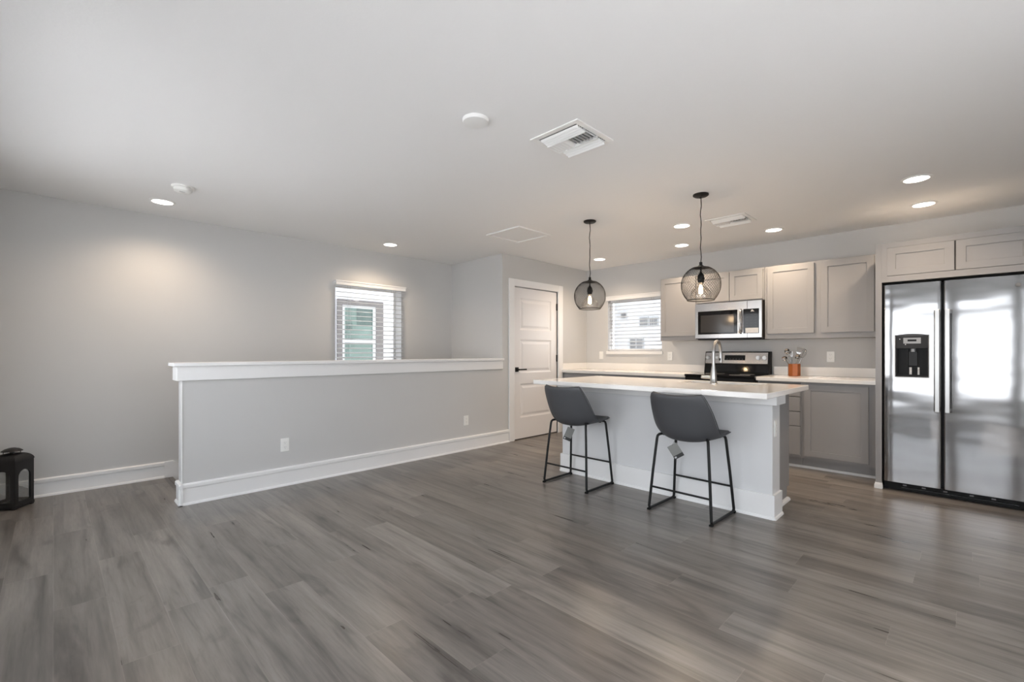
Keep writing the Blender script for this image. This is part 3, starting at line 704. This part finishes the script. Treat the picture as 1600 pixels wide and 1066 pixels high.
# ------------------------------------------------------------------ range
r = thing('range', (5.6, 2.01, 0), 'stainless electric range with black glass top and raised control panel', 'stove')
Y0, Y1 = 1.630, 2.392
MB().box(5.30, 5.925, Y0, Y1, .05, .895).build('body', 'blk', r, bev=.003)
MB().box(5.262, 5.80, Y0 - .002, Y1 + .002, .893, .918).build('cooktop', 'blkgloss', r, bev=.004)
dd = MB().box(5.268, 5.30, Y0 + .004, Y1 - .004, .24, .80).build('oven_door', 'steel2', r, bev=.004)
MB().box(5.2665, 5.268, Y0 + .12, Y1 - .12, .36, .68).build('oven_window', 'blkgloss', dd)
MB().cyl((5.225, Y0 + .05, .765), (5.225, Y1 - .05, .765), .012, 12).box(5.225, 5.27, Y0 + .06, Y0 + .085, .755, .775).box(5.225, 5.27, Y1 - .085, Y1 - .06, .755, .775).build('oven_handle', 'steel2', dd, smooth=True, merge=False)
MB().box(5.272, 5.30, Y0 + .004, Y1 - .004, .81, .890).build('front_rail', 'blk', r, bev=.003)
MB().box(5.272, 5.30, Y0 + .004, Y1 - .004, .07, .23).build('storage_drawer', 'steel2', r, bev=.004)
bgd = MB().hexa([(5.800, Y0 + .012, .918), (5.925, Y0 + .012, .918), (5.925, Y1 - .008, .918), (5.800, Y1 - .008, .918),
                 (5.848, Y0 + .012, 1.182), (5.925, Y0 + .012, 1.182), (5.925, Y1 - .008, 1.182), (5.848, Y1 - .008, 1.182)]).build('backguard', 'blk', r, bev=.006)
def fG(a, b, c):      # on the sloping face of the backguard
    t = (b - .918) / .264; return (5.800 + .048 * t - c, a, b)
def gbox(m, a0, a1, b0, b1, c0, c1): return m.hexa([fG(a0, b0, c1), fG(a0, b0, c0), fG(a1, b0, c0), fG(a1, b0, c1), fG(a0, b1, c1), fG(a0, b1, c0), fG(a1, b1, c0), fG(a1, b1, c1)])
cpn = gbox(MB(), Y0 + .030, Y1 - .020, 1.036, 1.172, -.001, .006).build('control_panel', 'steel2', bgd, bev=.003)
gbox(MB(), Y0 + .022, Y1 - .018, .935, 1.022, -.001, .004).build('lower_glass', 'blkgloss', bgd, bev=.003)
gbox(MB(), 1.905, 2.142, 1.078, 1.138, .005, .009).build('clock_display', 'blkgloss', bgd, bev=.003)
m = MB()
for k in range(6): gbox(m, 1.925 + k * .035, 1.945 + k * .035, 1.090, 1.093, .009, .0095)
m.build('display_marks', 'ventdark', bgd, merge=False)
for y in (2.345, 2.228, 1.762, 1.692):
    c0 = fG(y, 1.108, .006); m = MB(); m.cyl(c0, (c0[0] - .008, y, c0[2]), .026, 24); m.cyl(c0, (c0[0] - .026, y, c0[2]), .020, 24)
    m.box(c0[0] - .033, c0[0] - .024, y - .005, y + .005, c0[2] - .019, c0[2] + .019); m.build('knob', 'nickel', bgd, bev=.002, smooth=True, merge=False)
m = MB()
for (bx_, by_, br) in ((5.42, 1.83, .105), (5.42, 2.19, .085), (5.66, 1.83, .075), (5.66, 2.19, .105)):
    m.tube([(bx_ + br * math.cos(a), by_ + br * math.sin(a), .9183) for a in [2 * PI * k / 40 for k in range(40)]], .0009, 4, closed=True)
m.build('burner_ring', 'ventdark', r, merge=False)

# ------------------------------------------------------------------ utensil crock and utensils
cx_, cy_ = 5.735, 1.372; ro = math.radians(22)
def rot(p, a=ro): return (cx_ + p[0] * math.cos(a) - p[1] * math.sin(a), cy_ + p[0] * math.sin(a) + p[1] * math.cos(a), p[2])
m = MB(); hw, t = .0565, .004
outer = [(hw * math.cos(PI / 4 * k + PI / 8) * 1.07, hw * math.sin(PI / 4 * k + PI / 8) * 1.07) for k in range(8)]
rings = []
for sc, z in ((.0, .9145), (.94, .9145), (1.0, .920), (1.0, 1.048), (.93, 1.048), (.93, .922), (0, .922)):
    rings.append([m.b.verts.new(rot((q[0] * max(sc, .001), q[1] * max(sc, .001), z))) for q in outer])
for i in range(len(rings) - 1):
    for k in range(8): m.b.faces.new([rings[i][k], rings[i][(k + 1) % 8], rings[i + 1][(k + 1) % 8], rings[i + 1][k]])
m.build('utensil_crock', 'copper', label='small copper-orange faceted crock holding utensils on the right back counter', cat='utensil holder')
def utensil(name, base, tip, head, label, wd=.028, ln=.06):
    b0, t0 = Vector(base), Vector(tip); d = (t0 - b0).normalized(); side = Vector((0, 1, 0)) - d * d.y; side.normalize(); nrm = d.cross(side).normalized()
    r = thing(name, b0, label, 'utensil', 'utensils in the orange crock')
    MB().tube([b0, b0 + (t0 - b0) * .5, t0 + d * .01], [.0048, .0042, .0038], 8).build('utensil_handle', 'chrome', r, smooth=True)
    m = MB(); wd *= 1.2; ln *= 1.1
    if head == 'spoon':
        R_ = []; n1, n2 = 9, 6
        for i in range(n1):
            t = i / (n1 - 1); w_ = wd * math.sqrt(max(0.02, 1 - (2 * t - 1) ** 2)) ; row = []
            for j in range(n2):
                s_ = -1 + 2 * j / (n2 - 1); dep = -.014 * (1 - s_ * s_) * math.sin(PI * t)
                row.append(t0 + d * (t * ln) + side * (w_ * s_) + nrm * dep)
            R_.append(row)
        vs = [p for row in R_ for p in row] + [p + nrm * .0016 for row in R_ for p in row]; k = n1 * n2
        fs = []
        for i in range(n1 - 1):
            for j in range(n2 - 1):
                a = i * n2 + j; fs += [(a, a + 1, a + n2 + 1, a + n2), (k + a + n2, k + a + n2 + 1, k + a + 1, k + a)]
        for i in range(n1 - 1):
            for j in (0, n2 - 1): a = i * n2 + j; fs.append((a, a + n2, k + a + n2, k + a))
        m.add(vs, fs)
    elif head == 'whisk':
        for q in range(5):
            a = PI * q / 5; e = side * math.cos(a) + nrm * math.sin(a)
            m.tube([t0 + d * (ln * (1 - math.cos(PI * s_ / 12)) / 2 * 1.0) * (1 if s_ <= 12 else 1) + e * wd * math.sin(PI * s_ / 12) ** .8 for s_ in range(13)] , .0011, 5)
            m.tube([t0 + d * (ln * (1 - math.cos(PI * s_ / 12)) / 2) - e * wd * math.sin(PI * s_ / 12) ** .8 for s_ in range(13)], .0011, 5)
    elif head == 'fork':
        m.hexa([t0 - side * .006, t0 + side * .006, t0 + side * .006 + nrm * .002, t0 - side * .006 + nrm * .002] + [t0 + d * .02 + side * a_ + nrm * b_ for a_, b_ in ((-wd, 0), (wd, 0), (wd, .002), (-wd, .002))])
        for q in range(4):
            s_ = -wd + .003 + q * (2 * wd - .006) / 3
            m.tube([t0 + d * .018 + side * s_, t0 + d * ln + side * s_ + nrm * .004], .0022, 6)
    else:      # turner
        m.hexa([t0 - side * .008, t0 + side * .008, t0 + side * .008 + nrm * .002, t0 - side * .008 + nrm * .002] + [t0 + d * .018 + side * a_ + nrm * b_ for a_, b_ in ((-wd, 0), (wd, 0), (wd, .002), (-wd, .002))])
        m.hexa([t0 + d * .018 + side * a_ + nrm * b_ for a_, b_ in ((-wd, 0), (wd, 0), (wd, .002), (-wd, .002))] + [t0 + d * ln + side * a_ * 1.1 + nrm * (b_ - .006) for a_, b_ in ((-wd, 0), (wd, 0), (wd, .002), (-wd, .002))])
    m.build({'spoon': 'bowl', 'whisk': 'wires', 'fork': 'tines', 'turner': 'blade'}[head], 'chrome', r, smooth=(head in ('spoon', 'whisk')), merge=False)
bz = .926
utensil('serving_spoon', (5.725, 1.362, bz), (5.715, 1.425, 1.150), 'spoon', 'polished steel serving spoon leaning furthest left in the orange crock, highest on that side', .022, .062)
utensil('ladle', (5.745, 1.355, bz), (5.700, 1.443, 1.085), 'spoon', 'polished steel ladle leaning low out of the left side of the orange crock', .024, .045)
utensil('serving_fork', (5.730, 1.385, bz), (5.745, 1.398, 1.120), 'fork', 'polished steel serving fork standing in the middle of the orange crock', .012, .060)
utensil('slotted_turner', (5.730, 1.385, bz), (5.725, 1.330, 1.155), 'turner', 'polished steel turner with broad blade, tallest at the right of the orange crock', .022, .065)
utensil('whisk', (5.745, 1.372, bz), (5.770, 1.312, 1.115), 'whisk', 'steel wire whisk standing behind the turner at the right of the crock', .024, .090)
utensil('pasta_spoon', (5.722, 1.372, bz), (5.690, 1.335, 1.095), 'spoon', 'polished steel spoon in front of the turner in the orange crock', .020, .055)

# ------------------------------------------------------------------ island
I = thing('kitchen_island', (3.9, 1.93, 0), 'white and grey kitchen island with tall white base and cap moulding', 'kitchen island')
IY0, IY1 = .990, 2.872
MB().box(3.580, 3.750, IY0, IY1, 0, .874).build('front_panel', 'iswall', I)
MB().box(3.751, 4.215, IY0 + .055, IY1 - .03, .10, .66).box(3.751, 3.88, IY0 + .055, IY1 - .03, .66, .874).box(3.88, 4.215, IY0 + .055, 1.18, .66, .874).box(3.88, 4.215, 1.85, IY1 - .03, .66, .874).box(4.206, 4.215, 1.18, 1.85, .66, .874).build('cabinet_body', 'cab', I, merge=False)
MB().box(3.751, 4.15, IY0 + .055, IY1 - .03, 0, .10).build('toe_kick', 'cab', I)
m = MB().box(3.545, 3.579, .955, 2.905, .805, .874).box(3.579, 3.765, .955, IY0 - .001, .805, .874).box(3.579, 3.70, IY1 + .001, 2.905, .805, .874)
m.build('cap_moulding', 'trim', I, bev=.002, merge=False)
m = base_run(MB(), (3.579, .975), (3.579, IY1 + .014), (-1, 0), .172, True); base_run(m, (3.562, IY0 - .001), (3.752, IY0 - .001), (0, -1), .172, True); base_run(m, (3.565, IY1 + .001), (3.752, IY1 + .001), (0, 1), .172, True)
m.build('base_moulding', 'trim', I, merge=False)
m = base_run(MB(), (3.752, IY0 + .054), (4.15, IY0 + .054), (0, -1), .022); m.build('shoe_moulding', 'trim', I)
for k in range(4):
    y0 = IY0 + .065 + k * .442; MB().slab(lambda a, b, c: (4.216 + .019 + c, a, b), y0, y0 + .432, .115, .862, .019, [(y0 + .057, y0 + .375, .172, .805)], ((.0, -.008),)).build('cabinet_door', 'cab', I)
outlet(lambda a, b, c: (a, IY0 - c, b), 3.64, .632, 'white wall outlet on the near end of the island, facing the refrigerator side', wd=.045)
# countertop with the sink cut-out
c = thing('island_countertop', (3.73, 1.91, .876), 'large white quartz island countertop with a sink cut into it', 'countertop')
X0, X1, Y0, Y1 = 3.205, 4.262, .918, 2.925; sx0, sx1, sy0, sy1 = 3.90, 4.20, 1.20, 1.83
def ctop():
    m = MB(); A = [X0, sx0, sx1, X1]; B = [Y0, sy0, sy1, Y1]
    for i in range(3):
        for j in range(3):
            if i == 1 and j == 1: continue
            for z in (.876, .914): m.add([(A[i], B[j], z), (A[i + 1], B[j], z), (A[i + 1], B[j + 1], z), (A[i], B[j + 1], z)], [(0, 1, 2, 3)])
    for i in range(3):
        for yy in (Y0, Y1): m.add([(A[i], yy, .876), (A[i + 1], yy, .876), (A[i + 1], yy, .914), (A[i], yy, .914)], [(0, 1, 2, 3)])
        for xx in (X0, X1): m.add([(xx, B[i], .876), (xx, B[i + 1], .876), (xx, B[i + 1], .914), (xx, B[i], .914)], [(0, 1, 2, 3)])
    for yy in (sy0, sy1): m.add([(sx0, yy, .876), (sx1, yy, .876), (sx1, yy, .914), (sx0, yy, .914)], [(0, 1, 2, 3)])
    for xx in (sx0, sx1): m.add([(xx, sy0, .876), (xx, sy1, .876), (xx, sy1, .914), (xx, sy0, .914)], [(0, 1, 2, 3)])
    return m
ctop().build('slab', 'quartz', c, bev=.004)
m = MB()
m.add([(sx0 - .004, sy0 - .004, .875), (sx1 + .004, sy0 - .004, .875), (sx1 + .004, sy1 + .004, .875), (sx0 - .004, sy1 + .004, .875),
       (sx0, sy0, .70), (sx1, sy0, .70), (sx1, sy1, .70), (sx0, sy1, .70)], [(0, 1, 5, 4), (1, 2, 6, 5), (2, 3, 7, 6), (3, 0, 4, 7), (4, 5, 6, 7)])
sk = m.build('sink', 'nickel', c)
MB().cyl((4.05, 1.515, .702), (4.05, 1.515, .705), .04, 24).build('drain', 'chrome', sk)

# faucet
fx, fy = 3.862, 1.508
r = thing('faucet', (fx, fy, .914), 'brushed nickel gooseneck kitchen faucet on the island', 'faucet')
MB().lathe([(.0001, 0), (.030, 0), (.030, .006), (.0265, .010), (.025, .05), (.021, .10), (.016, .135), (.014, .15), (.0001, .15)], (fx, fy, .9142), 28).build('faucet_body', 'nickel', r, smooth=True)
arcp = [(fx, fy, 1.05), (fx, fy, 1.10), (fx, fy, 1.17)] + [(fx + .075 - .075 * math.cos(a), fy, 1.17 + .098 * math.sin(a)) for a in [PI * k / 14 for k in range(1, 14)]] + [(fx + .150, fy, 1.165)]
MB().tube(arcp, .0125, 16).build('spout', 'nickel', r, smooth=True)
MB().tube([(fx + .150, fy, 1.172), (fx + .151, fy, 1.15), (fx + .153, fy, 1.10), (fx + .153, fy, 1.088)], [.0125, .0135, .0165, .015], 16).build('spray_head', 'nickel', r, smooth=True)
MB().box(fx + .130, fx + .137, fy - .006, fy + .006, 1.105, 1.125).build('spray_button', 'blk', r)
MB().tube([(fx, fy + .020, .966), (fx, fy + .052, .967), (fx, fy + .085, .967), (fx, fy + .100, .968)], [.015, .014, .013, .012], 16).build('faucet_handle', 'nickel', r, smooth=True)

# ------------------------------------------------------------------ bar stools
def make_stool(label):
    r = thing('bar_stool', (0, 0, 0), label, 'bar stool', 'bar stools at the island')
    # shell: rows run from the front lip under the sitter up to the top of the back
    Cc = [(.232, .578), (.222, .592), (.190, .597), (.12, .588), (.04, .572), (-.05, .556), (-.11, .550), (-.155, .562), (-.188, .600), (-.208, .655), (-.226, .72), (-.243, .785), (-.256, .835), (-.262, .862), (-.260, .872)]
    Ee = [(.212, .584), (.204, .597), (.18, .602), (.125, .600), (.07, .598), (.02, .598), (-.02, .603), (-.058, .620), (-.088, .655), (-.118, .702), (-.150, .757), (-.180, .808), (-.204, .848), (-.216, .872), (-.218, .880)]
    Wd = [.172, .197, .209, .215, .218, .221, .222, .224, .224, .222, .217, .208, .198, .186, .170]
    NV = 17; top = []
    for (c_, e_, w_) in zip(Cc, Ee, Wd):
        row = []
        for j in range(NV):
            s_ = -1 + 2 * j / (NV - 1); t = abs(s_) ** 2.3; yy = w_ * math.copysign(abs(s_) ** .92, s_)
            row.append(Vector((c_[0] * (1 - t) + e_[0] * t, yy, c_[1] * (1 - t) + e_[1] * t)))
        top.append(row)
    def grid_obj(rows, name, m_, th):
        b = MB(); nv = len(rows[0]); n = len(rows)
        # offset surface along averaged normals
        nr = []
        for i in range(n):
            rr = []
            for j in range(nv):
                du = rows[min(i + 1, n - 1)][j] - rows[max(i - 1, 0)][j]; dv = rows[i][min(j + 1, nv - 1)] - rows[i][max(j - 1, 0)]
                rr.append(du.cross(dv).normalized())
            nr.append(rr)
        vs = [p for r_ in rows for p in r_] + [p + q * th for r_, s2 in zip(rows, nr) for p, q in zip(r_, s2)]; K = n * nv; fs = []
        for i in range(n - 1):
            for j in range(nv - 1):
                a = i * nv + j; fs += [(a, a + 1, a + nv + 1, a + nv), (K + a + nv, K + a + nv + 1, K + a + 1, K + a)]
            for j in (0, nv - 1): a = i * nv + j; fs.append((a, a + nv, K + a + nv, K + a))
        for j in range(nv - 1):
            for i in (0, n - 1): a = i * nv + j; fs.append((a, a + 1, K + a + 1, K + a))
        b.add(vs, fs); o = b.build(name, m_, r, smooth='all')
        sm = o.modifiers.new('subd', 'SUBSURF'); sm.levels = 1; sm.render_levels = 2
        return o, nr
    # which side is below? offset so that the shell grows downward/backward
    b_, nr = grid_obj(top, 'seat_shell', 'leather', .024)
    sgn = nr[4][8].z
    if sgn > 0:       # normals point up: shift instead the other way
        bpy.data.objects.remove(b_, do_unlink=True); b_, nr = grid_obj(top, 'seat_shell', 'leather', -.024)
    low = [[p - q * .012 * (1 if sgn > 0 else -1) for p, q in zip(a, b2)] for a, b2 in zip(top, nr)]
    loop = [low[i][0] + Vector((0, -.004, 0)) for i in range(len(low))] + [low[-1][j] for j in range(1, NV - 1)] + [low[i][-1] + Vector((0, .004, 0)) for i in range(len(low) - 1, -1, -1)] + [low[0][j] for j in range(NV - 2, 0, -1)]
    MB().tube(loop, .0035, 6, closed=True).build('piping', 'leather', r, smooth=True)
    rr = .0098
    zt = .578
    FX, RX = .190, -.195
    for s_ in (-1, 1):
        yb, yt = s_ * .232, s_ * .192
        # leg, with the bend at its head
        for nm, x0, x1, inn in (('front', FX, .150, -.03), ('rear', RX, -.150, .03)):
            MB().tube([(x0, yb, .030), (x0 + (x1 - x0) * .5, (yb + yt) / 2, .30), (x1, yt, .535), (x1 + inn * .15, yt - s_ * .003, .553), (x1 + inn * .5, yt - s_ * .010, .563), (x1 + inn, yt - s_ * .02, .566)], rr, 12).build('leg', 'blkmetal', r, smooth=True)
            m = MB(); m.cyl((x0 - .012, yb, .006), (x0 + .012, yb, .006), .012, 12); m.build('foot_glide', 'blk', r, smooth=True)
        MB().tube([(FX, yb, .031), (FX - .006, yb, .018), (FX - .022, yb, .0125), (RX + .022, yb, .0125), (RX + .006, yb, .018), (RX, yb, .031)], rr, 12).build('runner', 'blkmetal', r, smooth=True)
        MB().tube([(.122, yt - s_ * .02, .566), (-.122, yt - s_ * .02, .566)], rr * .9, 10).build('seat_rail', 'blkmetal', r, smooth=True)
    fr_ = lambda z, x0, x1: x0 + (x1 - x0) * (z - .03) / .505
    for nm, x0, x1, z in (('f', FX, .15, .195), ('r', RX, -.15, .175)):
        x = fr_(z, x0, x1); y = .232 - .04 * (z - .03) / .505
        MB().cyl((x, -y, z), (x, y, z), .0075, 12).build('stretcher', 'blkmetal', r, smooth=True)
    MB().cyl((-.10, -.172, .560), (-.10, .172, .560), .007, 8).cyl((.10, -.172, .556), (.10, .172, .556), .007, 8).build('cross_brace', 'blkmetal', r, merge=False)
    return r
def hang_tag(stool, cx0, cy0, cz0, ang, yaw, wd=.075, ln=.105):
    """card on a string under the seat, turned by ang in its own plane"""
    u = Vector((math.cos(yaw), math.sin(yaw), 0)); v = Vector((0, 0, 1)); n_ = u.cross(v)
    c0 = Vector((cx0, cy0, cz0)); U = u * math.cos(ang) + v * math.sin(ang); V = -u * math.sin(ang) + v * math.cos(ang)
    def card(m, a0, a1, b0, b1, t0, t1):
        p = [c0 + U * a + V * b + n_ * t for t in (t0, t1) for a, b in ((a0, b0), (a1, b0), (a1, b1), (a0, b1))]
        return m.hexa(p)
    # coordinates relative to the stool's own frame
    t = card(MB(), -wd / 2, wd / 2, -ln / 2, ln / 2, -.0006, .0006)
    off = stool.location.copy(); rz = stool.rotation_euler.z
    t.b.transform(Matrix.Rotation(0, 4, 'Z')); tg = t.build('hang_tag', 'tag', None, kind='x')
    tg.parent = stool; del tg['kind']
    m = card(MB(), -wd / 2, wd / 2, -ln / 2, -ln / 2 + .026, -.0009, .0009); lb = m.build('tag_band', 'tagblk', None, kind='x'); lb.parent = tg; del lb['kind']
    m = card(MB(), -wd / 2 + .006, -wd / 2 + .02, -ln / 2 + .007, -ln / 2 + .019, -.0012, .0012); lb = m.build('tag_mark', 'label', None, kind='x'); lb.parent = tg; del lb['kind']
    m = MB().tube([c0 + V * (ln / 2 - .006), Vector((cx0, cy0, .545))], .001, 5); lb = m.build('tag_string', 'blk', None, kind='x'); lb.parent = tg; del lb['kind']
s1 = make_stool('charcoal bucket-seat bar stool with black metal legs, the one nearer the pantry door')
s2 = dup(s1, (3.342, 1.468, 0), 'charcoal bucket-seat bar stool with black metal legs, the nearer one by the island end', rz=math.radians(-1.5))
s1.location = (3.336, 2.498, 0)
hang_tag(s2, -.120, .06, .452, math.radians(32), math.radians(-62))
hang_tag(s1, -.110, .02, .452, math.radians(-24), math.radians(-35), .07, .115)

# ------------------------------------------------------------------ lantern
r = thing('candle_lantern', (-.222, 5.145, 0), 'black metal candle lantern with arched windows on the floor at the far left', 'lantern')
r.rotation_euler = (0, 0, math.radians(54.6))
hw = .0825
def lbuild(m, name, mt, **k):
    o = m.build(name, mt, None, kind='x', **k); o.parent = r; del o['kind']; return o
lbuild(MB().box(-hw - .003, hw + .003, -hw - .003, hw + .003, .008, .030), 'lantern_base', 'iron', bev=.002)
for sx_ in (-1, 1):
    for sy_ in (-1, 1): lbuild(MB().box(sx_ * hw, sx_ * (hw - .02), sy_ * hw, sy_ * (hw - .02), 0, .008), 'foot', 'iron')
for q in range(4):
    a = PI / 2 * q; ca, sa = math.cos(a), math.sin(a)
    f = lambda u_, z, d, ca=ca, sa=sa: (ca * (hw - d) - sa * u_, sa * (hw - d) + ca * u_, z)
    # plate with an arched opening
    oh, z0, zs = .052, .052, .235; N_ = 12
    arch = [(-oh, z0)] + [(-oh * math.cos(PI * k / N_), zs + oh * math.sin(PI * k / N_)) for k in range(N_ + 1)] + [(oh, z0)]
    cmx = hw
    topc = [(-cmx + 2 * cmx * k / N_, .355 + .0 * k) for k in range(N_ + 1)]
    outer_ = [(-cmx, .028)] + topc + [(cmx, .028)]
    inn = arch; m = MB(); n_ = len(inn)
    V = [f(p[0], p[1], 0) for p in outer_] + [f(p[0], p[1], 0) for p in inn] + [f(p[0], p[1], .003) for p in outer_] + [f(p[0], p[1], .003) for p in inn]
    F = []
    for i in range(n_ - 1): F += [(i, i + 1, n_ + i + 1, n_ + i), (2 * n_ + i + 1, 2 * n_ + i, 3 * n_ + i, 3 * n_ + i + 1), (n_ + i, n_ + i + 1, 3 * n_ + i + 1, 3 * n_ + i), (i, 2 * n_ + i, 2 * n_ + i + 1, i + 1)]
    F += [(n_ - 1, 0, n_, 2 * n_ - 1), (2 * n_, 3 * n_ - 1, 4 * n_ - 1, 3 * n_), (n_, 3 * n_, 4 * n_ - 1, 2 * n_ - 1)]
    m.add(V, F); pn = lbuild(m, 'side_frame', 'iron')
    m = MB(); m.hexa([f(-hw + .008, .032, .005), f(hw - .008, .032, .005), f(hw - .008, .032, .007), f(-hw + .008, .032, .007), f(-hw + .008, .33, .005), f(hw - .008, .33, .005), f(hw - .008, .33, .007), f(-hw + .008, .33, .007)])
    lbuild(m, 'glass_pane', 'lglass')
# domed four-sided roof
m = MB(); rings = []
for k in range(9):
    t = k / 8; h_ = hw + .003 - (hw - .022) * (1 - math.cos(t * PI / 2)) ** .9; z = .355 + .055 * math.sin(t * PI / 2)
    rings.append([m.b.verts.new((sx_ * h_, sy_ * h_, z)) for sx_, sy_ in ((-1, -1), (1, -1), (1, 1), (-1, 1))])
for i in range(8):
    for k in range(4): m.b.faces.new([rings[i][k], rings[i][(k + 1) % 4], rings[i + 1][(k + 1) % 4], rings[i + 1][k]])
m.b.faces.new(rings[0][::-1]); m.b.faces.new(rings[-1]); lbuild(m, 'roof', 'iron', smooth=True)
for k in range(4):
    a = PI / 2 * k + PI / 4; lbuild(MB().cyl((.045 * math.cos(a), .045 * math.sin(a), .39), (.045 * math.cos(a), .045 * math.sin(a), .432), .0025, 8), 'cap_post', 'iron')
lbuild(MB().lathe([(.0001, .452), (.02, .450), (.04, .443), (.058, .430), (.060, .426), (.056, .426), (.0001, .436)], (0, 0, 0), 28), 'chimney_cap', 'iron', smooth=True)
lbuild(MB().lathe([(.0001, .436), (.012, .430), (.014, .41), (.0001, .405)], (0, 0, 0), 14), 'chimney_knob', 'iron', smooth=True)
lbuild(MB().cyl((hw + .001, -.070, .165), (hw + .016, -.070, .165), .004, 8).box(hw, hw + .006, -.078, -.062, .155, .178), 'latch', 'iron', merge=False)
lbuild(MB().cyl((0, 0, .030), (0, 0, .034), .045, 24), 'candle_plate', 'iron')

MB().box(XB - .15, XK + .15, YR - .15, YL + .20, ZC + .151, 7.2).box(XB - .15, XK + .15, YR - .15, YH, -3, -.201).build('wall_shading_storeys', 'stucco', kind='structure', merge=False)  # unseen storeys; the upper block is added tall to shade the side gap
# ------------------------------------------------------------------ outside: neighbouring houses and the ground
MB().box(-40, 50, -40, 50, -3.2, -3.0).build('ground', 'concrete', kind='structure')
n = thing('neighbour_house', (4.5, 9.6, -3), 'pale neighbouring house with a green-tinted sash window seen through the stair blind', 'house')
MB().box(-4, 11.0, 8.64, 12.5, -3, 8.5).build('house_wall', 'sidestucco', n)
f2 = MB().box(3.86, 3.95, 8.58, 8.64, .1, 2.20).box(4.66, 4.82, 8.58, 8.64, .1, 2.20).box(3.95, 4.66, 8.58, 8.64, 2.09, 2.20).box(3.95, 4.66, 8.58, 8.64, .1, .2).build('window_surround', 'greyframe', n, merge=False)
MB().box(3.95, 4.00, 8.60, 8.64, .2, 2.09).box(4.60, 4.66, 8.60, 8.64, .2, 2.09).box(4.0, 4.6, 8.60, 8.64, 2.04, 2.09).box(4.0, 4.6, 8.60, 8.64, 1.36, 1.41).build('window_sash', 'sidesash', n, merge=False)
MB().box(4.0, 4.6, 8.625, 8.64, .2, 2.04).build('window_pane', 'teal', n)
MB().box(4.26, 4.6, 8.62, 8.625, 1.70, 2.04).box(4.05, 4.17, 8.62, 8.625, 1.62, 1.75).build('dark_pane_patch', 'tealdark', n, merge=False)  # darker green patches on the pane
n = thing('neighbour_house', (14, 7.3, -3), 'bright white neighbouring house with small grey windows seen through the kitchen blind', 'house')
MB().box(13.06, 16, 2.0, 14, -3, 6).build('house_wall', 'stucco', n)
for (y0, y1, z0, z1) in ((7.10, 7.36, 2.0, 2.24), (6.78, 7.02, 2.0, 2.22), (7.52, 7.70, 1.25, 1.58), (7.27, 7.47, 1.25, 1.58), (7.86, 8.03, 2.28, 2.42)):
    w_ = MB().box(13.03, 13.06, y0 - .03, y1 + .03, z0 - .03, z1 + .03).build('window_frame', 'sash', n)
    MB().box(13.02, 13.03, y0, y1, z0, z1).build('window_pane', 'greyglass', w_)
